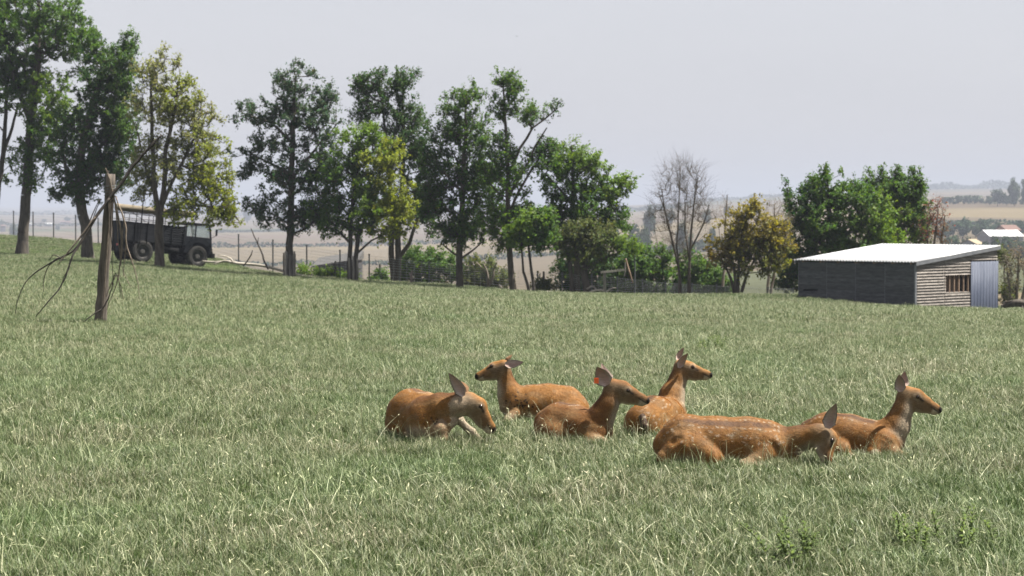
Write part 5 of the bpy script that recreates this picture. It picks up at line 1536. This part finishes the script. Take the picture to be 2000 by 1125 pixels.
def build_post():
    d = 38.0
    g = G(195, d); S = F/d
    wd = mat_noise('weathered_post', (.028,.024,.02), (.12,.10,.083), 16, .9, 1.0, (1,1,.10), c3=(.18,.155,.13))
    root = empty('wooden_post', g, label='leaning weathered wooden post with dead branches tied to its top', cat='post')
    mb = MB(); pts = []; rad = []
    rg = np.random.default_rng(5)
    for i in range(15):
        t = i/14; px = 195 + (218-195)*t; py = 640 + (340-640)*t
        pts.append(P(px,py,d)-g + Vector((rg.normal(0,.006), rg.normal(0,.006), 0))); rad.append((12.2-3.4*t+rg.normal(0,.25))/S)
    mb.tube(pts, rad, 14); mb.build('shaft', wd, root, True)
    cr = MB(); cr.tube([P(213,372,d-.09)-g, P(212,450,d-.105)-g, P(205,560,d-.115)-g, P(202,610,d-.118)-g], [.006,.012,.012,.004], 5); cr.build('split_strip', M['dead_twig_pale'], root)
    # wire wound round the top
    wr = MB(); c = P(216,372,d)-g; loop = []
    for k in range(64):
        a = 2*math.pi*k/15; loop.append(c + Vector((math.cos(a)*.10, math.sin(a)*.10, -.10+.003*k)))
    wr.tube(loop, .006, 5); wr.build('wire_tie', M['metal_post'], root)
    T1, T2 = M['dead_twig'], M['dead_twig_pale']
    z = -.14
    gp = 'dead branches hanging on the wooden post'
    px_branch('dead_branch', 'long dark dead branch slanting up across the wooden post top', 'branch', d,
        [(31,612,-.5,.8),(35,585,-.5,1.0),(55,545,-.45,1.3),(100,513,-.4,1.7),(140,492,-.35,2.2),(165,462,-.3,2.8),(190,420,-.24,3.4),(222,378,-.16,3.6),(260,325,-.05,3.5),(290,290,.0,3),(316,264,.05,2.4)], T1,
        twigs=[[(140,492,-.35,1.5),(115,505,-.4,1.2),(95,520,-.4,1),(86,545,-.4,.8),(85,570,-.4,.6)], [(120,505,-.4,1.2),(105,498,-.4,.9),(96,508,-.4,.7)], [(290,290,0,1.4),(300,268,0,.9),(304,262,0,.6)]], seed=1)
    px_branch('dead_branch', 'forked dark dead branch drooping to the grass beside the post', 'branch', d,
        [(70,618,-.7,.9),(92,592,-.68,1.3),(118,560,-.6,1.7),(132,530,-.55,2),(142,500,-.5,2.3),(160,470,-.4,2.6),(188,425,-.3,2.6),(214,386,-.2,2.4)], T1,
        twigs=[[(132,530,-.55,1.2),(125,540,-.56,.8),(122,552,-.56,.5)], [(165,462,-.36,1.4),(180,420,-.3,1.1),(195,388,-.25,.8)]], seed=2)
    px_branch('dead_branch', 'pale stripped branch lying along the dark ones left of the post', 'branch', d,
        [(112,518,-.5,1.0),(135,490,-.46,1.8),(155,465,-.42,2.0),(172,442,-.38,1.8),(186,424,-.33,1.3)], T2, seed=3)
    px_branch('dead_branch', 'pale dead branch bent at a knee hanging in front of the truck wheel', 'branch', d,
        [(222,384,z,1.6),(229,420,z,2.4),(237,455,z,3.0),(238,482,z,2.6),(234,520,z,1.8),(228,555,z,1.3),(216,585,z,.8),(208,605,z,.5)], T2,
        twigs=[[(238,465,z,1.8),(240,450,z,1.2),(243,430,z,.8)], [(228,535,z,1.2),(215,560,z,1),(207,580,z,.7)], [(228,535,z,1.2),(236,560,z,1),(241,585,z,.6)]], seed=4)
    px_branch('dead_branch', 'thin pale forked twig hanging furthest right of the wooden post', 'branch', d,
        [(224,382,z,1.4),(236,410,z,1.8),(245,440,z,2.2),(247,475,z,2),(258,512,z,1.6),(268,545,z,1.1),(273,585,z,.5)], T2,
        twigs=[[(247,475,z,1.2),(243,510,z,.9),(241,540,z,.6)], [(238,484,z,1.2),(252,500,z,1.1),(266,513,z,.7)]], seed=5)
    lab = 'thin straggly dead twig dangling from the top of the wooden post'
    for k, pts_ in enumerate([
        [(221,384,z,1.2),(220,430,z,1.1),(222,470,z,1),(219,520,z,.8),(222,560,z,.4)],
        [(222,382,z,1.2),(228,430,z,1.2),(232,480,z,1),(240,530,z,.8),(256,560,z,.4)],
        [(219,385,z,1.1),(216,440,z,1),(219,480,z,.8),(229,488,z,.4)],
        [(223,386,z,1.1),(234,440,z,1),(236,500,z,.9),(231,540,z,.7),(236,580,z,.4)]]):
        px_branch('dead_twig', lab, 'twig', d, pts_, T2 if k % 2 else T1, group=gp, seed=10+k)
    lab2 = 'short dead stick standing up above the wooden post top'
    for k, pts_ in enumerate([[(224,390,z,1.8),(216,358,z,1.6),(206,328,z,.8)], [(222,392,z,1.4),(214,360,z,1.2),(211,334,z,.6)]]):
        px_branch('dead_stick', lab2, 'stick', d, pts_, T2, group='sticks above the post top', seed=20+k)
    px_branch('dead_branch', 'dark dead branch low against the foot of the wooden post', 'branch', d,
        [(162,629,-.3,1),(185,612,-.25,1.4),(204,598,-.2,1.6),(216,570,-.18,1.4),(222,540,-.16,1),(228,533,-.15,.7)], T1, seed=6)
    px_branch('dead_twig', 'pair of slim twigs leaning from the log to the dark branches', 'twig', d,
        [(178,440,-.1,.9),(188,410,-.1,1),(198,388,-.1,.8)], T1, seed=7)
build_post()

# ------------------------------------------------------------------ deer fence
def build_fence():
    posts = [(-90,154,410),(-35,153,412),(27,152,413),(65,150,415),(105,148,417),(148,145,421),(192,142,427),(240,138.5,434),(290,135,440),(345,131.5,446),(405,128,452),
             (466,124.5,459),(533,118,470),(599,115,480),(664,113.5,490),(721,112.5,498),(780,111.5,505),(838,111,512),(893,110.5,517),(950,109.5,522),(1000,109,527),(1050,108.5,531),
             (1098,108,534),(1156,107.5,538),(1206,107,542),(1255,106.8,547),(1300,106.5,552),(1352,106.2,555),(1400,106,558),(1450,105.8,561),(1500,105.5,563),(1550,105.5,564)]
    p0 = G(posts[0][0], posts[0][1])
    root = empty('deer_fence', p0, label='tall wire fence on thin metal posts along the meadow edge', cat='fence')
    tops = []
    for px, d, top in posts:
        b = G(px, d); t = P(px, top, d)
        mb = MB(); lean = .02
        mb.box(-.032,.032,-.02,.02,-.3,t.z-b.z); mb.box(-.045,.045,-.03,.03,t.z-b.z,t.z-b.z+.05)
        mb.build('post', M['metal_post'], root, False, b-p0)
        tops.append((b, t))
    nw = 9
    for k in range(nw):
        mb = MB(); f = (k+.6)/nw
        pts = []
        for b, t in tops:
            z0 = b.z + .05; h = min(1.9, t.z-z0)
            pts.append(Vector((b.x, b.y-.03, z0 + h*f**.85)) - p0)
        mb.tube(pts, .0055, 4); mb.build('wire', M['wire'], root)
    st = MB()
    for (b0, t0), (b1, t1) in zip(tops[13:-1], tops[14:]):
        n = max(3, int((b1-b0).length/.3))
        for i in range(1, n):
            f = i/n; b = b0.lerp(b1, f); t = t0.lerp(t1, f)
            z0 = b.z+.05; h = min(1.9, t.z-z0)
            st.tube([Vector((b.x,b.y-.03,z0))-p0, Vector((b.x,b.y-.03,z0+h*.95))-p0], .004, 3, False)
    o = st.build('stay_wires', M['wire'], root); o['kind'] = 'stuff'
build_fence()

# ------------------------------------------------------------------ guards, stakes, fallen wood
def build_bits():
    wd = mat_noise('grey_stake', (.10,.09,.08), (.24,.22,.19), 8, .9, .5, (1,1,.2))
    # slatted guard round the oak trunk
    d = 109.6; b = G(565, d); root = empty('tree_guard', b, label='grey slatted timber guard around the foot of the bluish green tree', cat='tree guard')
    S = F/d
    for k in range(9):
        a = 2*math.pi*k/9; r = .27
        mb = MB(); hgt = 1.08+.12*math.sin(k*2.3)
        mb.bar((math.cos(a)*r, math.sin(a)*r, -.1), (math.cos(a)*r*1.03, math.sin(a)*r*1.03, hgt), .10, .025, up=(math.cos(a),math.sin(a),0)); mb.build('slat', wd, root)
    mb = MB(); mb.tube([(math.cos(2*math.pi*k/14)*.30, math.sin(2*math.pi*k/14)*.30, .8) for k in range(15)], .006, 4); mb.build('wire_band', M['metal_post'], root)
    for k, (px, top) in enumerate(((682,503),(690,500),(698,506))):
        b = G(px, 108.3); S = F/108.3; hgt = CAMH-(top-400)*108.3/F - b.z
        mb = MB(); mb.tube([(0,0,-.1),(.01,0,hgt*.5),(-.01,.02,hgt)], [.055,.05,.04], 8)
        tag(mb.build('split_stake', wd, None, True, b), 'split stake beside the two thin stems of the bright maple', 'stake', 'split stakes by the bright maple')
    BW = M['bare_wood']
    def lie(name, label, cat, d, pts, mat, twigs=(), group=None, seed=0):
        return px_branch(name, label, cat, d, pts, mat, group, twigs, 8, seed)
    lie('fallen_branch', 'long bleached fallen branch lying along the bank from the truck to the guarded tree', 'branch', 113.5,
        [(628,544,-2,1.5),(590,538,-1.8,2.2),(560,531,-1.5,2.8),(530,523,-.8,3.0),(500,517,0,3.2),(470,515,0,3.2),(455,513,0,3),(438,510,.5,2.6),(418,516,.5,1.6)], BW,
        [[(470,515,0,2.4),(440,511,1,2.2),(415,512,1.5,2),(395,510,2,1.5)], [(455,513,0,2),(450,505,0,1.6),(436,500,.2,1.2),(425,500,.3,.7)]], seed=31)
    lie('dead_branch', 'dark dead limb sticking up from the bleached fallen branch to the yellowing leaves', 'branch', 113,
        [(524,526,-.7,1.9),(516,510,-.6,2),(512,495,-.5,1.9),(505,480,-.4,1.7),(497,462,-.3,1.4),(490,446,-.2,.9)], M['dead_twig'], [[(503,474,-.4,.9),(505,464,-.4,.5)]], seed=32)
    lie('dead_branch', 'short dark stick propped against the bleached fallen branch', 'branch', 113.2,
        [(475,520,0,1.4),(484,508,0,1.5),(491,497,0,1.3),(493,488,0,.8)], M['dead_twig'], seed=33)
    lie('fallen_branch', 'pale fallen bough arching on the grass below the raised plank', 'branch', 102.3,
        [(1144,577,0,1.6),(1152,571,0,2),(1163,567,0,2.2),(1176,567,.1,2.2),(1184,572,.1,1.8)], BW, [[(1183,573,.1,1.8),(1190,566,.1,1.8),(1197,563,.1,1.5),(1205,562,.2,.8)]], seed=34)
    lie('fallen_branch', 'white forked branch tip leaning against the thorn bush foot', 'branch', 102.6,
        [(1182,577,.2,1.3),(1166,566,.1,1.6),(1156,559,.05,1.8),(1146,565,0,2.0)], BW, seed=35)
    lie('fallen_branch', 'small white branch on the grass between the wavy sapling and the thorn', 'branch', 102,
        [(1066,569,0,1.6),(1078,571,0,1.8),(1092,575,0,1.5)], BW, [[(1070,569,0,1.2),(1068,574,0,.9)], [(1090,574,0,1.2),(1097,569,0,1),(1099,563,0,.7)]], seed=36)
    lie('fallen_branch', 'short white stick in the grass between the stout trunk and the open topped tree', 'branch', 104,
        [(986,558,0,1.2),(990,554,0,1.6),(994,556,0,.9)], BW, seed=37)
    lie('fallen_log', 'dark fallen log with pale upper edge lying right of the shed door', 'log', 95.5,
        [(1956,600,.3,5),(1972,594,.2,8),(1990,592,.1,9),(2012,596,0,8),(2040,600,0,5)], M['bark_dark'], [[(1957,592,.2,1.5),(1975,588,.1,1.6),(1995,585,.1,1.4),(2010,590,0,1)], [(1998,594,.0,2.5),(1996,606,-.2,2)]], seed=38)
    # bleached stump with forked arms
    lie('dead_stump', 'bleached forked dead stump in front of the dull green bush', 'stump', 108.5,
        [(953,565,0,4),(953,545,0,3.2),(950,528,0,2.4),(944,515,0,1.2)], M['bark_pale'], [[(955,560,0,2.6),(963,540,0,2.2),(965,525,0,1.4),(972,512,0,.7)], [(951,535,0,2),(938,520,0,1.5),(930,512,0,.8)]], seed=39)
    lie('dead_stump', 'short pale dead stump left of the rounded bush', 'stump', 106.5,
        [(804,552,0,3),(803,540,0,3),(805,529,0,2)], M['bark_pale'], [[(803,540,0,1.6),(798,533,0,1)]], seed=40)
    # raised plank on a post
    d = 100.5; b = G(1181, d); r = empty('plank_rail', b, label='sun bleached plank fixed on top of a single post by the thorn', cat='rail')
    tp_ = P(1181,531,d)
    mb = MB(); mb.box(-.06,.06,-.05,.05,-.2,tp_.z-b.z); mb.build('post', wd, r)
    for (xa, ya, xb, yb) in ((1173,532,1199,529.4),(1199.6,529.3,1219,527)):
        mb = MB(); mb.bar(P(xa,ya,d)-b-Vector((0,.06,0)), P(xb,yb,d)-b-Vector((0,.06,0)), .05, .09); mb.build('plank', BW, r)
    mb = MB(); mb.tube([P(1221,512,d)-b, P(1221,530,d)-b, P(1219,540,d)-b], [.02,.03,.02], 6); mb.build('hanger', wd, r)
    px_branch('split_bough', 'split pale orange bough hanging down right of the raised plank', 'branch', 104, [(1222,505,0,1.6),(1227,525,0,2.6),(1232,540,0,2),(1236,553,0,.7)], mat_noise('torn_wood', (.12,.08,.055), (.22,.16,.115), 8, .9, .4), seed=41)
    b = G(1240, 105); t = P(1240,500,105)
    mb = MB(); mb.tube([(0,0,-.2),(0,0,t.z-b.z)], .035, 8); mb.box(-.05,.05,-.05,.05,t.z-b.z,t.z-b.z+.03)
    tag(mb.build('steel_pole', M['metal_post'], None, False, b), 'plain tall thin steel pole right of the raised plank', 'pole')
    # low dark block clamp far down by the field
    d = 190; cz = G(655, d)
    dk = mat_noise('dark_sheet', (.02,.02,.023), (.04,.04,.044), 2, .8, .2); tp2 = mat_noise('grey_sheet', (.045,.045,.045), (.075,.072,.068), 2, .8, .2)
    r = empty('low_barn', cz, label='low dark walled shelter beyond the fence behind the split stakes', cat='shelter')
    a, b2, c, e = P(612,516,d+6)-cz, P(697,503,d-2)-cz, P(697,530,d-2)-cz, P(612,532,d+6)-cz
    wl = MB(); back = Vector((0,7,0))
    lo = Vector((0,0,-6)); dip = Vector((0,0,-.3))
    wl.quadbox([a+lo, b2+lo, b2+lo+back, a+lo+back, a+dip, b2+dip, b2+back+dip, a+back+dip]); wl.build('wall', dk, r)
    rf = MB(); th = Vector((0,0,.12)); e1 = (b2-a).normalized()*.3
    rf.quadbox([a-e1-Vector((0,.3,0))-th*2, b2+e1-Vector((0,.3,0))-th*2, b2+e1+back-th*2, a-e1+back-th*2, a-e1-Vector((0,.3,0))-th, b2+e1-Vector((0,.3,0))-th, b2+e1+back+Vector((0,0,.4)), a-e1+back+Vector((0,0,.4))]); rf.build('roof', tp2, r)
build_bits()

# ------------------------------------------------------------------ farm buildings in the distance
def gable(name, label, px, d, length_px, wall_top, ridge, wallm, roofm, depth=8, ang=0, doors=0):
    c = G(px, d); S = F/d; L_ = length_px/S/2
    zw = CAMH-(wall_top-400)*d/F - c.z; zr = CAMH-(ridge-400)*d/F - c.z
    r = empty(name, c, (0,0,ang), label, 'barn' if 'barn' in name else 'house')
    MB().box(-L_, L_, -depth/2, depth/2, -3, zw).build('wall', wallm, r)
    gb = MB()
    for x0, x1 in ((-L_,-L_+.2),(L_-.2,L_)):
        b = len(gb.v); gb.v += [(x0,-depth/2,zw),(x1,-depth/2,zw),(x0,depth/2,zw),(x1,depth/2,zw),(x0,0,zr-.1),(x1,0,zr-.1)]
        gb.f += [(b,b+4,b+2),(b+1,b+3,b+5),(b,b+1,b+5,b+4),(b+2,b+4,b+5,b+3)]
    gb.build('gable_end', wallm, r)
    rf = MB(); th = .15
    for s in (-1, 1):
        e = s*(depth/2+.4); k = .4*(zr-zw)/(depth/2)
        rf.quadbox([(-L_-.3,e,zw-k),(L_+.3,e,zw-k),(L_+.3,0,zr),(-L_-.3,0,zr),(-L_-.3,e,zw-k+th),(L_+.3,e,zw-k+th),(L_+.3,0,zr+th),(-L_-.3,0,zr+th)])
    rf.build('roof', roofm, r)
    for k in range(doors):
        x = -L_*.6 + k*1.2*L_/max(1,doors-1) if doors > 1 else -L_*.4
        MB().box(x-.9, x+.9, -depth/2-.06, -depth/2+.02, .1, min(2.6, zw*.8)).build('door', M['bark_dark'], r)
    return r
wr = mat_noise('white_sheet_roof', (.40,.41,.42), (.5,.5,.51), .6, .5, 0); gw = mat_noise('render_wall', (.20,.20,.215), (.27,.27,.28), 1.5, .9, .1)
tr = mat_noise('tile_roof', (.085,.05,.042), (.12,.072,.058), 2, .9, .2); br = mat_noise('brick_wall', (.26,.16,.12), (.34,.22,.17), 3, .9, .2)
gable('white_barn', 'farm barn with bright white roof below the hedge trees', 1953, 700, 66, 461, 450, gw, wr, 12, .12, 2)
gable('farm_house', 'red tiled farmhouse roof behind the white roofed barn', 1968, 760, 30, 449, 440, br, tr, 7, .3, 1)
gable('field_cottage', 'small pale cottage low beside the white roofed barn', 1898, 600, 16, 476, 468, gw, mat_noise('straw_roof', (.16,.13,.085), (.21,.17,.115), 2, .9, .1), 6, .5, 1)
for i, (px, d, l, w_, r_) in enumerate([(95,3000,14,438,435.5),(60,2950,4,437,435),(122,3300,10,433,431),(6,2400,8,441,439),(132,3200,8,434,432)]):
    o = gable('far_barn', 'tiny pale roofed building among the far left hedges', px, d, l, w_, r_, gw, wr if i in (0,1) else tr, 14, .1*i, 0)
    o['group'] = 'far left farm buildings'

# ------------------------------------------------------------------ birds
def bird(px, py, d, label, s=1.0):
    p = P(px, py, d)
    m_ = mat_noise('bird_feathers', (.02,.02,.022), (.05,.05,.052), 30, .7, .1)
    r = empty('bird', p, (0, .1, .4), label, 'bird'); r.scale = (s,s,s)
    MB().lathe([(.002,-.12),(.02,-.10),(.034,-.04),(.036,.02),(.022,.08),(.02,.11),(.002,.14)], 'y', 10).build('body', m_, r, True)
    for sd in (-1, 1):
        mb = MB(); mb.quadbox([(sd*.02,-.05,.0),(sd*.22,-.06,.07),(sd*.20,.02,.07),(sd*.02,.05,.0),(sd*.02,-.05,.008),(sd*.22,-.06,.074),(sd*.20,.02,.074),(sd*.02,.05,.008)]); mb.build('wing', m_, r)
    mb = MB(); mb.quadbox([(-.015,-.11,0),(.015,-.11,0),(.03,-.2,0),(-.03,-.2,0),(-.015,-.11,.006),(.015,-.11,.006),(.03,-.2,.006),(-.03,-.2,.006)]); mb.build('tail', m_, r)
bird(1010, 71, 160, 'small dark bird flying high above the open topped tree', .5)
bird(1507, 247, 200, 'tiny dark bird flying above the golden shrub', .35)

# ------------------------------------------------------------------ weeds in the foreground
def weed(px, py, label, seed, nst=9, hgt=.2, spread=.22):
    d = F*CAMH/(py-400); b = G(px, d)
    rg = np.random.default_rng(seed); r = empty('thistle', b, label=label, cat='weed', group='thistles in the grass')
    segs = []; lp = []; V = []; Q = []; C = []
    for k in range(nst):
        a = rg.uniform(0,6.28); rr = spread*math.sqrt(rg.uniform()); x, y = rr*math.cos(a), rr*math.sin(a)
        h = hgt*rg.uniform(.6,1.2); lx, ly = rg.normal(0,.06,2)
        pts = [np.array((x+lx*t*t, y+ly*t*t, h*t)) for t in np.linspace(0,1,5)]
        for p0, p1 in zip(pts[:-1], pts[1:]): segs.append((p0, p1, .004, .003))
        for j in range(26):
            t = (j+1)/27; c = np.array((x+lx*t*t, y+ly*t*t, h*t)); an = j*2.4+rg.normal(0,.3)
            L_ = (.075*(1-.6*t)+.012)*rg.uniform(.7,1.2); dv = np.array((math.cos(an), math.sin(an), .45+.5*t)); dv /= np.linalg.norm(dv)
            sd = np.array((-math.sin(an), math.cos(an), 0)); w_ = L_*.17
            b0 = len(V)
            for s_, ww, zz in ((0,.25,0),(.35,1,.006),(.5,.55,.0),(.7,.8,-.004),(1,.05,-.02)):
                q = c+dv*L_*s_+np.array((0,0,zz)); V += [q-sd*w_*ww, q+sd*w_*ww]
                cc = np.array((.075,.108,.036))*rg.uniform(.7,1.35); C += [cc, cc]
            for s_ in range(4): Q.append((b0+2*s_, b0+2*s_+1, b0+2*s_+3, b0+2*s_+2))
    tv, tq = tubes_np(segs, 5)
    link_mesh('stems', mesh_np('stems', tv, tq, mat_noise('weed_stem', (.10,.13,.05), (.16,.19,.08), 20, .7, .1), True), r)
    link_mesh('leaves', mesh_np('leaves', V, Q, M['leaf'], False, np.array(C)), r)
weed(1556, 1108, 'leafy thistle patch in the grass below the grazing spotted deer', 81, 8, .21, .16)
weed(1838, 1085, 'spreading thistle patch in the grass below the deer with raised head', 82, 12, .22, .30)
weed(1385, 668, 'dark weed tuft in the meadow behind the herd', 83, 8, .2, .2)

build_grass()
